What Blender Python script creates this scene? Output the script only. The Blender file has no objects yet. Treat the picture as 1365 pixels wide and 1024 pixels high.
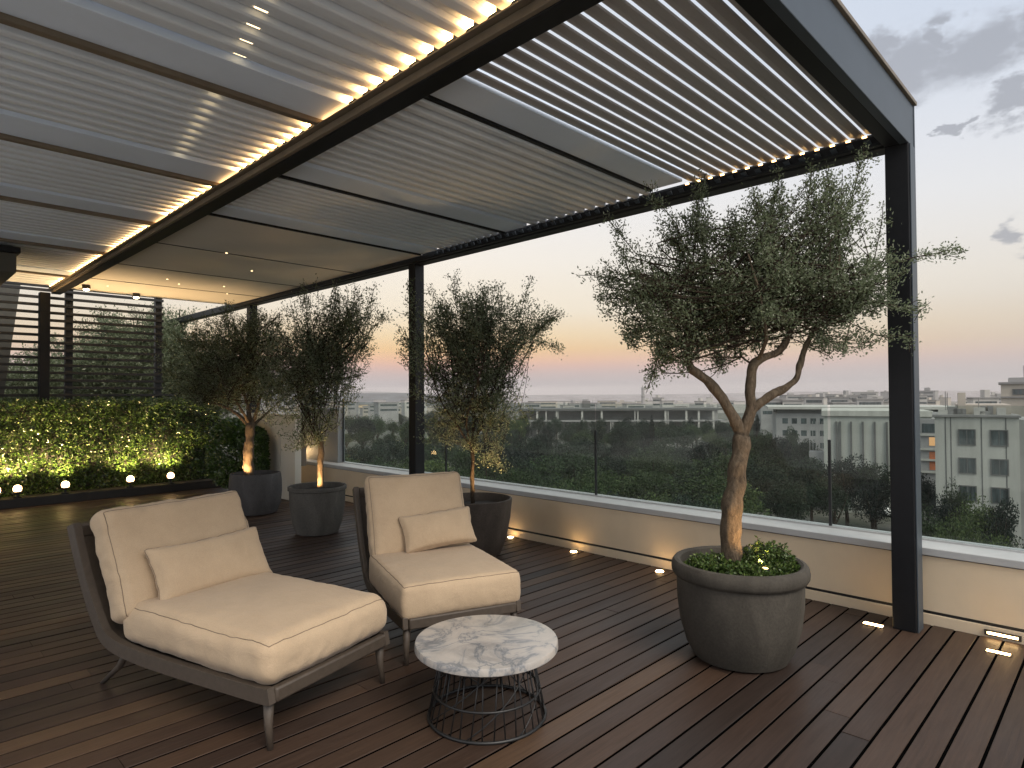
import bpy, bmesh, math, random
import numpy as np
from mathutils import Vector, Matrix, noise as mnoise

rng = np.random.default_rng(7)
random.seed(7)
PI = math.pi
scene = bpy.context.scene
COL = scene.collection
R = math.radians

# ------------------------------------------------------------------ camera
F_PX, YAW, PITCH, ROLL, EYE = 845.0, -0.5, 1.1, -0.3, 1.5
AZ = R(45 + YAW)
FH = Vector((math.cos(AZ), math.sin(AZ), 0))          # horizontal viewing direction
RH = Vector((math.sin(AZ), -math.cos(AZ), 0))
cam_d = bpy.data.cameras.new("camera")
cam = bpy.data.objects.new("camera", cam_d)
COL.objects.link(cam)
p = R(PITCH)
fwd = FH * math.cos(p) + Vector((0, 0, 1)) * math.sin(p)
up = Vector((0, 0, 1)) * math.cos(p) - FH * math.sin(p)
c_, s_ = math.cos(R(ROLL)), math.sin(R(ROLL))
r2 = RH * c_ + up * s_
u2 = up * c_ - RH * s_
m = Matrix((r2, u2, -fwd)).transposed().to_4x4()
m.translation = Vector((0, 0, EYE))
cam.matrix_world = m
cam_d.sensor_width = 36
cam_d.lens = F_PX / 1365 * 36
cam_d.clip_start = 0.05
cam_d.clip_end = 9000
scene.camera = cam


def far(px, py, d):
    """world point of something seen at a photo position when it stands d metres away"""
    q = FH * d + RH * ((px - 682.5) / F_PX * d)
    z = EYE + (529.7 - (px - 682.5) * 0.00524 - py) * d / F_PX
    return Vector((q.x, q.y, z))


# ------------------------------------------------------------------ materials
def new_mat(name):
    mt = bpy.data.materials.new(name)
    mt.use_nodes = True
    nt = mt.node_tree
    return mt, nt, nt.nodes['Principled BSDF']


def ramp(nt, fac, stops):
    r = nt.nodes.new('ShaderNodeValToRGB')
    while len(r.color_ramp.elements) > 1:
        r.color_ramp.elements.remove(r.color_ramp.elements[-1])
    r.color_ramp.elements[0].position = stops[0][0]
    r.color_ramp.elements[0].color = (*stops[0][1], 1)
    for pos, c in stops[1:]:
        e = r.color_ramp.elements.new(pos)
        e.color = (*c, 1)
    nt.links.new(fac, r.inputs['Fac'])
    return r.outputs['Color']


def tex(nt, scale, detail=4, rough=0.55, stretch=None, distort=0.0):
    tc = nt.nodes.new('ShaderNodeTexCoord')
    n = nt.nodes.new('ShaderNodeTexNoise')
    n.inputs['Scale'].default_value = scale
    n.inputs['Detail'].default_value = detail
    n.inputs['Roughness'].default_value = rough
    n.inputs['Distortion'].default_value = distort
    if stretch:
        mp = nt.nodes.new('ShaderNodeMapping')
        mp.inputs['Scale'].default_value = stretch
        nt.links.new(tc.outputs['Object'], mp.inputs['Vector'])
        nt.links.new(mp.outputs['Vector'], n.inputs['Vector'])
    else:
        nt.links.new(tc.outputs['Object'], n.inputs['Vector'])
    return n.outputs['Fac']


def bump(nt, b, height, strength=0.2, dist=0.01):
    n = nt.nodes.new('ShaderNodeBump')
    n.inputs['Strength'].default_value = strength
    n.inputs['Distance'].default_value = dist
    nt.links.new(height, n.inputs['Height'])
    nt.links.new(n.outputs['Normal'], b.inputs['Normal'])


def mat(name, col, rough=0.6, var=0.15, scale=6, bs=0.0, bscale=80, metal=0.0, spec=0.5, stretch=None):
    mt, nt, b = new_mat(name)
    f = tex(nt, scale, 6, 0.6, stretch)
    lo = tuple(c * (1 - var) for c in col)
    hi = tuple(min(1, c * (1 + var)) for c in col)
    nt.links.new(ramp(nt, f, [(0.3, lo), (0.7, hi)]), b.inputs['Base Color'])
    b.inputs['Roughness'].default_value = rough
    b.inputs['Metallic'].default_value = metal
    b.inputs['Specular IOR Level'].default_value = spec
    if bs:
        bump(nt, b, tex(nt, bscale, 3), bs, 0.004)
    return mt


def emit(name, col, strength):
    mt = bpy.data.materials.new(name)
    mt.use_nodes = True
    nt = mt.node_tree
    nt.nodes.clear()
    e = nt.nodes.new('ShaderNodeEmission')
    e.inputs['Color'].default_value = (*col, 1)
    e.inputs['Strength'].default_value = strength
    o = nt.nodes.new('ShaderNodeOutputMaterial')
    nt.links.new(e.outputs[0], o.inputs['Surface'])
    return mt


def mat_wood():
    mt, nt, b = new_mat('deck_wood')
    geo = nt.nodes.new('ShaderNodeNewGeometry')
    tone = ramp(nt, geo.outputs['Random Per Island'],
                [(0.0, (0.024, 0.0155, 0.0118)), (0.3, (0.037, 0.0225, 0.0165)), (0.6, (0.048, 0.0285, 0.0195)),
                 (0.9, (0.066, 0.038, 0.024)), (1.0, (0.088, 0.052, 0.030))])
    g = tex(nt, 3.0, 8, 0.65, (1.2, 26, 10), 0.6)
    gc = ramp(nt, g, [(0.25, (0.62, 0.6, 0.58)), (0.55, (1, 1, 1)), (0.8, (1.3, 1.25, 1.2))])
    mx = nt.nodes.new('ShaderNodeMix')
    mx.data_type = 'RGBA'
    mx.blend_type = 'MULTIPLY'
    mx.inputs['Factor'].default_value = 1
    nt.links.new(tone, mx.inputs['A'])
    nt.links.new(gc, mx.inputs['B'])
    nt.links.new(mx.outputs['Result'], b.inputs['Base Color'])
    w = tex(nt, 1.3, 5, 0.6, (0.6, 2.5, 1))
    nt.links.new(ramp(nt, w, [(0.3, (0.40,) * 3), (0.7, (0.62,) * 3)]), b.inputs['Roughness'])
    b.inputs['Specular IOR Level'].default_value = 0.36
    bump(nt, b, g, 0.25, 0.004)
    return mt


def mat_leaf(name, stops, trans=0.35, rough=0.45, spec=0.4, pertree=False):
    mt, nt, b = new_mat(name)
    geo = nt.nodes.new('ShaderNodeNewGeometry')
    c = ramp(nt, geo.outputs['Random Per Island'], stops)
    if pertree:
        oi = nt.nodes.new('ShaderNodeObjectInfo')
        k = ramp(nt, oi.outputs['Random'], [(0.0, (0.62, 0.70, 0.78)), (0.35, (0.9, 1.0, 0.95)), (0.7, (1.35, 1.4, 1.15)), (1.0, (2.0, 2.0, 1.5))])
        mx = nt.nodes.new('ShaderNodeMix'); mx.data_type = 'RGBA'; mx.blend_type = 'MULTIPLY'
        mx.inputs['Factor'].default_value = 1
        nt.links.new(c, mx.inputs['A']); nt.links.new(k, mx.inputs['B'])
        c = mx.outputs['Result']
    nt.links.new(c, b.inputs['Base Color'])
    b.inputs['Roughness'].default_value = rough
    b.inputs['Specular IOR Level'].default_value = spec
    if trans:
        t = nt.nodes.new('ShaderNodeBsdfTranslucent')
        nt.links.new(c, t.inputs['Color'])
        mxs = nt.nodes.new('ShaderNodeMixShader')
        mxs.inputs['Fac'].default_value = trans
        nt.links.new(b.outputs[0], mxs.inputs[1])
        nt.links.new(t.outputs[0], mxs.inputs[2])
        nt.links.new(mxs.outputs[0], nt.nodes['Material Output'].inputs['Surface'])
    return mt


def mat_glass():
    mt = bpy.data.materials.new('tinted_glass')
    mt.use_nodes = True
    nt = mt.node_tree
    nt.nodes.clear()
    o = nt.nodes.new('ShaderNodeOutputMaterial')
    t = nt.nodes.new('ShaderNodeBsdfTransparent')
    t.inputs['Color'].default_value = (0.86, 0.90, 0.89, 1)
    g = nt.nodes.new('ShaderNodeBsdfGlossy')
    g.inputs['Roughness'].default_value = 0.02
    lw = nt.nodes.new('ShaderNodeLayerWeight')
    lw.inputs['Blend'].default_value = 0.5
    pw = nt.nodes.new('ShaderNodeMath'); pw.operation = 'POWER'; pw.inputs[1].default_value = 5.0
    nt.links.new(lw.outputs['Facing'], pw.inputs[0])
    fr = nt.nodes.new('ShaderNodeMath'); fr.operation = 'MULTIPLY_ADD'
    fr.inputs[1].default_value = 0.5; fr.inputs[2].default_value = 0.015
    nt.links.new(pw.outputs[0], fr.inputs[0])
    mx = nt.nodes.new('ShaderNodeMixShader')
    nt.links.new(fr.outputs[0], mx.inputs['Fac'])
    nt.links.new(t.outputs[0], mx.inputs[1])
    nt.links.new(g.outputs[0], mx.inputs[2])
    nt.links.new(mx.outputs[0], o.inputs['Surface'])
    return mt


def mat_marble():
    mt, nt, b = new_mat('marble')
    tc = nt.nodes.new('ShaderNodeTexCoord')
    n1 = nt.nodes.new('ShaderNodeTexNoise')
    n1.inputs['Scale'].default_value = 4.2
    n1.inputs['Detail'].default_value = 9
    n1.inputs['Roughness'].default_value = 0.62
    n1.inputs['Distortion'].default_value = 0.7
    nt.links.new(tc.outputs['Object'], n1.inputs['Vector'])
    v = nt.nodes.new('ShaderNodeMath'); v.operation = 'SUBTRACT'; v.inputs[1].default_value = 0.5
    nt.links.new(n1.outputs['Fac'], v.inputs[0])
    a = nt.nodes.new('ShaderNodeMath'); a.operation = 'ABSOLUTE'
    nt.links.new(v.outputs[0], a.inputs[0])
    veins = ramp(nt, a.outputs[0], [(0.0, (0.20, 0.205, 0.21)), (0.012, (0.28, 0.28, 0.28)), (0.035, (0.42, 0.39, 0.355)), (0.2, (0.48, 0.435, 0.385))])
    big = ramp(nt, tex(nt, 3.1, 7, 0.65, None, 1.0), [(0.34, (0.50, 0.51, 0.53)), (0.47, (0.86, 0.86, 0.86)), (0.56, (1, 0.98, 0.96))])
    mx = nt.nodes.new('ShaderNodeMix'); mx.data_type = 'RGBA'; mx.blend_type = 'MULTIPLY'
    mx.inputs['Factor'].default_value = 0.85
    nt.links.new(veins, mx.inputs['A'])
    nt.links.new(big, mx.inputs['B'])
    nt.links.new(mx.outputs['Result'], b.inputs['Base Color'])
    b.inputs['Roughness'].default_value = 0.32
    return mt


def mat_fabric():
    mt, nt, b = new_mat('beige_fabric')
    f = tex(nt, 5, 5, 0.6)
    w = tex(nt, 420, 2, 0.5)
    c = ramp(nt, f, [(0.3, (0.495, 0.368, 0.242)), (0.7, (0.565, 0.424, 0.281))])
    c2 = ramp(nt, w, [(0.3, (0.86,) * 3), (0.7, (1.06,) * 3)])
    mx = nt.nodes.new('ShaderNodeMix'); mx.data_type = 'RGBA'; mx.blend_type = 'MULTIPLY'
    mx.inputs['Factor'].default_value = 1
    nt.links.new(c, mx.inputs['A']); nt.links.new(c2, mx.inputs['B'])
    nt.links.new(mx.outputs['Result'], b.inputs['Base Color'])
    b.inputs['Roughness'].default_value = 0.9
    b.inputs['Specular IOR Level'].default_value = 0.15
    b.inputs['Sheen Weight'].default_value = 0.15
    cr = tex(nt, 9, 6, 0.6, (1, 0.55, 1), 1.2)
    ad = nt.nodes.new('ShaderNodeMath'); ad.operation = 'MULTIPLY_ADD'
    ad.inputs[1].default_value = 0.05
    nt.links.new(w, ad.inputs[0]); nt.links.new(cr, ad.inputs[2])
    bump(nt, b, ad.outputs[0], 0.5, 0.012)
    return mt


def mat_pot(name, col):
    mt, nt, b = new_mat(name)
    big = tex(nt, 4.5, 7, 0.62, (1, 1, 0.5), 0.5)
    fine = tex(nt, 70, 4, 0.6)
    c = ramp(nt, big, [(0.28, tuple(q * 0.72 for q in col)), (0.5, col), (0.64, tuple(q * 1.25 for q in col)), (0.78, tuple(min(1, q * 1.75 + 0.01) for q in col))])
    c2 = ramp(nt, fine, [(0.3, (0.82,) * 3), (0.7, (1.12,) * 3)])
    mx = nt.nodes.new('ShaderNodeMix'); mx.data_type = 'RGBA'; mx.blend_type = 'MULTIPLY'
    mx.inputs['Factor'].default_value = 1
    nt.links.new(c, mx.inputs['A']); nt.links.new(c2, mx.inputs['B'])
    nt.links.new(mx.outputs['Result'], b.inputs['Base Color'])
    b.inputs['Roughness'].default_value = 0.82
    b.inputs['Specular IOR Level'].default_value = 0.25
    bump(nt, b, fine, 0.35, 0.004)
    return mt


def mat_bark(name, a, bcol):
    mt, nt, b = new_mat(name)
    f = tex(nt, 14, 8, 0.7, (1, 1, 0.35), 0.8)
    f2 = tex(nt, 55, 6, 0.7, (1, 1, 0.45), 0.4)
    ad = nt.nodes.new('ShaderNodeMath'); ad.operation = 'MULTIPLY_ADD'
    ad.inputs[1].default_value = 0.6
    nt.links.new(f2, ad.inputs[0])
    ml = nt.nodes.new('ShaderNodeMath'); ml.operation = 'MULTIPLY'; ml.inputs[1].default_value = 0.4
    nt.links.new(f, ml.inputs[0]); nt.links.new(ml.outputs[0], ad.inputs[2])
    nt.links.new(ramp(nt, ad.outputs[0], [(0.36, a), (0.62, bcol)]), b.inputs['Base Color'])
    b.inputs['Roughness'].default_value = 0.9
    b.inputs['Specular IOR Level'].default_value = 0.2
    bump(nt, b, ad.outputs[0], 1.0, 0.02)
    return mt


M = dict(
    wood=mat_wood(), fabric=mat_fabric(), marble=mat_marble(), glass=mat_glass(),
    piping=mat('piping_thread', (0.20, 0.148, 0.10), 0.9),
    taupe=mat('taupe_resin', (0.070, 0.053, 0.039), 0.55, 0.15, 30, 0.25, 200),
    wire=mat('black_wire', (0.012, 0.012, 0.012), 0.45),
    pot=mat_pot('grey_fibre_clay', (0.060, 0.053, 0.043)),
    pot_mid=mat_pot('mid_grey_fibre_clay', (0.105, 0.096, 0.083)),
    pot_dark=mat_pot('dark_fibre_clay', (0.085, 0.079, 0.076)),
    pot_brown=mat_pot('brown_fibre_clay', (0.075, 0.060, 0.048)),
    soil=mat('soil', (0.025, 0.018, 0.012), 0.95, 0.5, 40, 0.9, 60),
    stucco=mat('cream_stucco', (0.66, 0.535, 0.375), 0.9, 0.09, 1.6, 0.25, 160, stretch=(1, 1, 0.6)),
    white=mat('white_render', (0.62, 0.58, 0.49), 0.9, 0.06, 1.5, 0.2, 120),
    coping=mat('pale_coping', (0.42, 0.425, 0.42), 0.5, 0.08, 5, 0.15, 60),
    black=mat('black_trim', (0.012, 0.012, 0.013), 0.5),
    dark=mat('charcoal_metal', (0.010, 0.0105, 0.012), 0.45, 0.12, 20, spec=0.22),
    fascia=mat('slate_blue_metal', (0.050, 0.062, 0.075), 0.42, 0.06, 6, spec=0.3),
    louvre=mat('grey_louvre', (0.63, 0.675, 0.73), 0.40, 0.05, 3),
    shaded_blade=mat('backlit_shade_louvre', (0.33, 0.315, 0.31), 0.45, 0.05, 3),  # same louvre, darkened to put its backlit shade into the colour
    soffit=mat('blue_grey_soffit', (0.64, 0.73, 0.86), 0.5, 0.05, 2),
    bronze=mat('bronze_trim', (0.15, 0.12, 0.085), 0.5),
    pale=mat('greige_ceiling', (0.66, 0.63, 0.58), 0.6, 0.04, 2),
    slat=mat('dark_slat', (0.014, 0.014, 0.014), 0.5, 0.2, 20),
    concrete=mat('dark_concrete', (0.075, 0.072, 0.06), 0.85, 0.2, 3, 0.2, 40),
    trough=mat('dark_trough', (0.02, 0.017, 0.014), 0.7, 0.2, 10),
    bark=mat_bark('olive_bark', (0.040, 0.029, 0.020), (0.155, 0.118, 0.080)),
    bark_dark=mat_bark('grey_bark', (0.016, 0.012, 0.008), (0.06, 0.043, 0.029)),
    olive=mat_leaf('olive_leaf', [(0.0, (0.092, 0.118, 0.060)), (0.5, (0.160, 0.195, 0.108)), (0.85, (0.225, 0.258, 0.160)), (1.0, (0.33, 0.355, 0.25))], 0.5),
    hedge=mat_leaf('hedge_leaf', [(0.0, (0.012, 0.032, 0.006)), (0.5, (0.040, 0.088, 0.014)), (0.88, (0.085, 0.15, 0.028)), (1.0, (0.20, 0.26, 0.08))], 0.2, 0.3, 0.8),
    shrub=mat_leaf('shrub_leaf', [(0.0, (0.025, 0.05, 0.012)), (0.6, (0.07, 0.12, 0.025)), (1.0, (0.16, 0.21, 0.06))], 0.25, 0.4),
    park=mat_leaf('park_leaf', [(0.0, (0.008, 0.016, 0.009)), (0.6, (0.018, 0.032, 0.017)), (1.0, (0.036, 0.054, 0.028))], 0.15, 0.7, 0.2, True),
    park2=mat_leaf('park_leaf_olive', [(0.0, (0.014, 0.024, 0.010)), (0.6, (0.032, 0.048, 0.020)), (1.0, (0.060, 0.078, 0.034))], 0.15, 0.7, 0.2, True),
    park3=mat_leaf('park_leaf_dark', [(0.0, (0.005, 0.010, 0.008)), (0.6, (0.011, 0.020, 0.015)), (1.0, (0.021, 0.034, 0.023))], 0.1, 0.7, 0.2, True),
    led=emit('warm_led', (1.0, 0.58, 0.22), 50.0),
    cove=emit('warm_cove', (1.0, 0.52, 0.18), 20.0),
    led_soft=emit('warm_led_soft', (1.0, 0.58, 0.22), 9.0),
    lens=emit('warm_lens', (1.0, 0.62, 0.27), 20.0),
    spotlens=emit('warm_ceiling_lens', (1.0, 0.74, 0.42), 30.0),
    dot=emit('pale_glint_and_downlight', (1.0, 0.72, 0.38), 4.0),
    decklens=emit('warm_deck_lens', (1.0, 0.64, 0.28), 30.0),
)
# ------------------------------------------------------------------ mesh helpers
class MB:
    def __init__(self):
        self.v, self.f = [], []

    def add(self, vs, fs):
        o = len(self.v)
        self.v += [tuple(q) for q in vs]
        self.f += [tuple(i + o for i in q) for q in fs]
        return self

    def box(self, x0, x1, y0, y1, z0, z1):
        vs = [(x, y, z) for z in (z0, z1) for y in (y0, y1) for x in (x0, x1)]
        return self.add(vs, [(0, 2, 3, 1), (4, 5, 7, 6), (0, 1, 5, 4), (2, 6, 7, 3), (0, 4, 6, 2), (1, 3, 7, 5)])

    def obox(self, c, ax, ay, hx, hy, z0, z1):
        """box standing upright with horizontal axes ax, ay"""
        c, ax, ay = Vector(c), Vector(ax), Vector(ay)
        vs = []
        for z in (z0, z1):
            for sy in (-1, 1):
                for sx in (-1, 1):
                    q = c + ax * sx * hx + ay * sy * hy
                    vs.append((q.x, q.y, z))
        return self.add(vs, [(0, 2, 3, 1), (4, 5, 7, 6), (0, 1, 5, 4), (2, 6, 7, 3), (0, 4, 6, 2), (1, 3, 7, 5)])

    def tube(self, pts, rad, n=8, cap=True):
        pts = [Vector(q) for q in pts]
        if not hasattr(rad, '__len__'):
            rad = [rad] * len(pts)
        vs, fs = [], []
        t0 = (pts[1] - pts[0]).normalized()
        ref = Vector((0, 0, 1)) if abs(t0.z) < 0.9 else Vector((1, 0, 0))
        nrm = t0.cross(ref).normalized()
        for i, q in enumerate(pts):
            t = (pts[min(i + 1, len(pts) - 1)] - pts[max(i - 1, 0)])
            if t.length < 1e-9:
                t = t0.copy()
            t.normalize()
            nrm = (nrm - t * nrm.dot(t)).normalized()
            bn = t.cross(nrm)
            for k in range(n):
                a = 2 * PI * k / n
                vs.append(q + (nrm * math.cos(a) + bn * math.sin(a)) * rad[i])
        for i in range(len(pts) - 1):
            for k in range(n):
                a, b = i * n + k, i * n + (k + 1) % n
                fs.append((a, b, b + n, a + n))
        if cap:
            fs.append(tuple(range(n - 1, -1, -1)))
            e = (len(pts) - 1) * n
            fs.append(tuple(range(e, e + n)))
        return self.add(vs, fs)

    def lathe(self, prof, n=48, c=(0, 0, 0), wob=0.0):
        vs, fs = [], []
        for r, z in prof:
            for k in range(n):
                a = 2 * PI * k / n
                rr = r * (1 + wob * math.sin(3 * a + z * 5))
                vs.append((c[0] + rr * math.cos(a), c[1] + rr * math.sin(a), c[2] + z))
        for i in range(len(prof) - 1):
            for k in range(n):
                a, b = i * n + k, i * n + (k + 1) % n
                fs.append((a, b, b + n, a + n))
        fs.append(tuple(range(n - 1, -1, -1)))
        e = (len(prof) - 1) * n
        fs.append(tuple(range(e, e + n)))
        return self.add(vs, fs)

    def prism(self, poly, a0, a1, axis='x'):
        """closed polygon [(p, z)] extruded along x (poly in y,z) or y (poly in x,z)"""
        n = len(poly)
        vs = []
        for a in (a0, a1):
            for q, z in poly:
                vs.append((a, q, z) if axis == 'x' else (q, a, z))
        fs = [tuple(range(n)), tuple(range(2 * n - 1, n - 1, -1))]
        for i in range(n):
            j = (i + 1) % n
            fs.append((i, i + n, j + n, j))
        return self.add(vs, fs)

    def build(self, name, material, parent=None, smooth=False, bevel=0.0, loc=None, kind=None):
        me = bpy.data.meshes.new(name)
        me.from_pydata(self.v, [], self.f)
        me.validate()
        bm = bmesh.new(); bm.from_mesh(me)
        bmesh.ops.recalc_face_normals(bm, faces=bm.faces)
        bm.to_mesh(me); bm.free()
        me.materials.append(material)
        if smooth:
            me.polygons.foreach_set('use_smooth', [True] * len(me.polygons))
        o = bpy.data.objects.new(name, me)
        COL.objects.link(o)
        if parent: o.parent = parent
        if loc is not None: o.location = loc
        if kind: o['kind'] = kind
        if bevel:
            md = o.modifiers.new('bevel', 'BEVEL')
            md.width = bevel; md.segments = 2; md.limit_method = 'ANGLE'; md.angle_limit = R(40)
            md.harden_normals = False
        if smooth == 'auto':
            for pl in me.polygons: pl.use_smooth = True
            try:
                me.set_sharp_from_angle(angle=R(38))
            except Exception:
                pass
        return o


def thing(name, label, cat, loc=(0, 0, 0), rz=0.0, group=None):
    o = bpy.data.objects.new(name, None)
    o.empty_display_size = 0.2
    COL.objects.link(o)
    o.location = loc
    o.rotation_euler = (0, 0, rz)
    return tag(o, label, cat, group)


def tag(o, label, cat, group=None):
    o['label'] = label
    o['category'] = cat
    if group: o['group'] = group
    return o


def leaf_mesh(name, P, D, L, W, material, parent=None, fold=0.25):
    """many small lance-shaped leaves in one mesh; P base points, D unit directions"""
    n = len(P)
    N = rng.normal(size=(n, 3))
    S = np.cross(D, N)
    S /= np.linalg.norm(S, axis=1, keepdims=True) + 1e-9
    U = np.cross(S, D)
    L = np.broadcast_to(np.asarray(L), (n,))[:, None]
    W = np.broadcast_to(np.asarray(W), (n,))[:, None]
    mid = P + D * L * 0.45 + U * L * 0.06
    v = np.stack([P, mid + S * W * 0.5, P + D * L, mid - S * W * 0.5], axis=1).reshape(-1, 3)
    me = bpy.data.meshes.new(name)
    me.vertices.add(4 * n); me.vertices.foreach_set('co', v.astype(np.float32).ravel())
    me.loops.add(4 * n); me.loops.foreach_set('vertex_index', np.arange(4 * n, dtype=np.int32))
    me.polygons.add(n)
    me.polygons.foreach_set('loop_start', np.arange(0, 4 * n, 4, dtype=np.int32))
    me.update(calc_edges=True)
    me.materials.append(material)
    o = bpy.data.objects.new(name, me)
    COL.objects.link(o)
    if parent: o.parent = parent
    return o


def unit(a):
    return a / (np.linalg.norm(a, axis=-1, keepdims=True) + 1e-9)


# ------------------------------------------------------------------ world: dusk sky
def build_world():
    w = bpy.data.worlds.new('World')
    scene.world = w
    w.use_nodes = True
    nt = w.node_tree
    nt.nodes.clear()
    L = nt.links

    def mth(op, a, b=None, c=None, clamp=False):
        n = nt.nodes.new('ShaderNodeMath'); n.operation = op; n.use_clamp = clamp
        for i, q in enumerate((a, b, c)):
            if q is None: continue
            if isinstance(q, (int, float)): n.inputs[i].default_value = q
            else: L.new(q, n.inputs[i])
        return n.outputs[0]

    def mixc(fac, a, b):
        n = nt.nodes.new('ShaderNodeMix'); n.data_type = 'RGBA'
        for s, q in (('Factor', fac), ('A', a), ('B', b)):
            if isinstance(q, (int, float)): n.inputs[s].default_value = q
            elif isinstance(q, tuple): n.inputs[s].default_value = (*q, 1)
            else: L.new(q, n.inputs[s])
        return n.outputs['Result']
    tc = nt.nodes.new('ShaderNodeTexCoord')
    sep = nt.nodes.new('ShaderNodeSeparateXYZ')
    L.new(tc.outputs['Generated'], sep.inputs[0])
    x, y, z = sep.outputs
    el = mth('MULTIPLY', mth('ARCSINE', z), 180 / PI)           # degrees
    az = mth('MULTIPLY', mth('ARCTAN2', y, x), 180 / PI)        # degrees from +X
    t = mth('DIVIDE', el, 60.0, clamp=True)

    def C(r, g, b):                                             # sRGB 0-255 -> linear
        f = lambda q: (q / 255 / 12.92) if q / 255 <= 0.04045 else ((q / 255 + 0.055) / 1.055) ** 2.4
        return (f(r), f(g), f(b))

    def ecol(stops):
        return ramp(nt, t, [(e / 60.0, C(*c)) for e, c in stops])
    sunset = ecol([(0, (174, 168, 172)), (1.2, (184, 174, 177)), (2.0, (204, 180, 176)), (2.7, (228, 184, 168)), (3.3, (243, 192, 156)), (4.2, (247, 204, 146)), (5.4, (249, 220, 174)),
                   (7.6, (250, 236, 212)), (12, (250, 242, 230)), (18, (242, 240, 240)), (27, (226, 231, 240)), (40, (240, 245, 252)), (60, (246, 250, 254))])
    side = ecol([(0, (186, 184, 187)), (2.5, (194, 191, 191)), (5.5, (213, 206, 198)), (9, (225, 222, 217)), (15, (226, 230, 236)),
                 (22, (212, 221, 235)), (32, (190, 206, 229)), (42, (238, 244, 252)), (60, (246, 250, 254))])
    AZS = math.degrees(AZ) + 7.0                                # afterglow azimuth
    dz = mth('ABSOLUTE', mth('SUBTRACT', az, AZS))
    glow = mth('POWER', mth('SUBTRACT', 1.0, mth('DIVIDE', dz, 66.0, clamp=True), clamp=True), 1.05)
    base = mixc(glow, side, sunset)
    # clouds
    comb = nt.nodes.new('ShaderNodeCombineXYZ')
    L.new(mth('MULTIPLY', az, 0.16), comb.inputs[0]); L.new(mth('MULTIPLY', el, 0.30), comb.inputs[1])
    n1 = nt.nodes.new('ShaderNodeTexNoise')
    n1.inputs['Scale'].default_value = 2.2; n1.inputs['Detail'].default_value = 9; n1.inputs['Roughness'].default_value = 0.58
    L.new(comb.outputs[0], n1.inputs['Vector'])
    nz = mth('MULTIPLY', mth('SUBTRACT', n1.outputs['Fac'], 0.5), 1.5)

    wv = nt.nodes.new('ShaderNodeTexNoise')
    wv.inputs['Scale'].default_value = 0.85; wv.inputs['Detail'].default_value = 6; wv.inputs['Roughness'].default_value = 0.6
    L.new(comb.outputs[0], wv.inputs['Vector'])
    ws = nt.nodes.new('ShaderNodeSeparateColor')
    L.new(wv.outputs['Color'], ws.inputs[0])
    az_w = mth('MULTIPLY_ADD', mth('SUBTRACT', ws.outputs[0], 0.5), 11.0, az)
    el_w = mth('MULTIPLY_ADD', mth('SUBTRACT', ws.outputs[1], 0.5), 6.5, el)

    def blob(px, py, wpx, hpx, rot=0.0):
        v = Vector(((px - 682.5), (512 - py), -F_PX)).normalized()
        d = cam.matrix_world.to_3x3() @ v
        a0, e0 = math.degrees(math.atan2(d.y, d.x)), math.degrees(math.asin(d.z))
        k = math.degrees(1 / F_PX)
        sa, se = wpx * k * v.z ** 2 / math.cos(R(e0)), hpx * k * abs(v.z)
        da = mth('SUBTRACT', a0, az_w); de = mth('SUBTRACT', el_w, e0)
        cr, sr = math.cos(R(rot)), math.sin(R(rot))
        uu = mth('DIVIDE', mth('ADD', mth('MULTIPLY', da, cr), mth('MULTIPLY', de, sr)), sa)
        vv = mth('DIVIDE', mth('SUBTRACT', mth('MULTIPLY', de, cr), mth('MULTIPLY', da, sr)), se)
        r = mth('SQRT', mth('ADD', mth('MULTIPLY', uu, uu), mth('MULTIPLY', vv, vv)))
        return mth('SUBTRACT', 1.0, r)
    dens = None
    for b in [(1222, 88, 100, 58, 6), (1300, 80, 100, 50, 12), (1390, 66, 90, 60, 10), (1172, 66, 48, 30, 0), (1272, 42, 34, 34, 45),
              (1345, 140, 46, 22, 12), (1283, 166, 26, 8, 20), (1358, 304, 30, 18, 15), (1420, 150, 50, 26, 10), (1440, 320, 70, 24, 10)]:
        q = blob(*b)
        dens = q if dens is None else mth('MAXIMUM', dens, q)
    cl = mth('MULTIPLY_ADD', mth('MINIMUM', dens, 0.6), 1.5, nz)
    ss = nt.nodes.new('ShaderNodeMapRange'); ss.interpolation_type = 'SMOOTHSTEP'
    L.new(cl, ss.inputs['Value'])
    ss.inputs['From Min'].default_value = -0.1; ss.inputs['From Max'].default_value = 0.85
    ss.inputs['To Max'].default_value = 0.75
    base = mixc(ss.outputs['Result'], base, C(158, 162, 172))
    # sky behind the camera, brightened beyond the dusk to light seats and ceiling
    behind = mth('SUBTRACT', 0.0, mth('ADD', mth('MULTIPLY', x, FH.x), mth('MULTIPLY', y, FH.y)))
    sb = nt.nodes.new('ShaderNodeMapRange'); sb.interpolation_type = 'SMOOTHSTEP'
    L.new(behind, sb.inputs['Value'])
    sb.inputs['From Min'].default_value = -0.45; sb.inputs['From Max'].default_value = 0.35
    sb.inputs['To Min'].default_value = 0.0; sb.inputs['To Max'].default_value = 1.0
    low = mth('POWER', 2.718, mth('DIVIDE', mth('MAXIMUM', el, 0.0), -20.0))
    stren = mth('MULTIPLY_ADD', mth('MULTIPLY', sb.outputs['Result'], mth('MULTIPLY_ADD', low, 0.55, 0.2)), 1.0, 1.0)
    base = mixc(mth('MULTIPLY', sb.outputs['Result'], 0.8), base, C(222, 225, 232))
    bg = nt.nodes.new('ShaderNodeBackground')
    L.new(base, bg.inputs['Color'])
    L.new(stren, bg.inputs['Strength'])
    o = nt.nodes.new('ShaderNodeOutputWorld')
    L.new(bg.outputs[0], o.inputs['Surface'])


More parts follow.
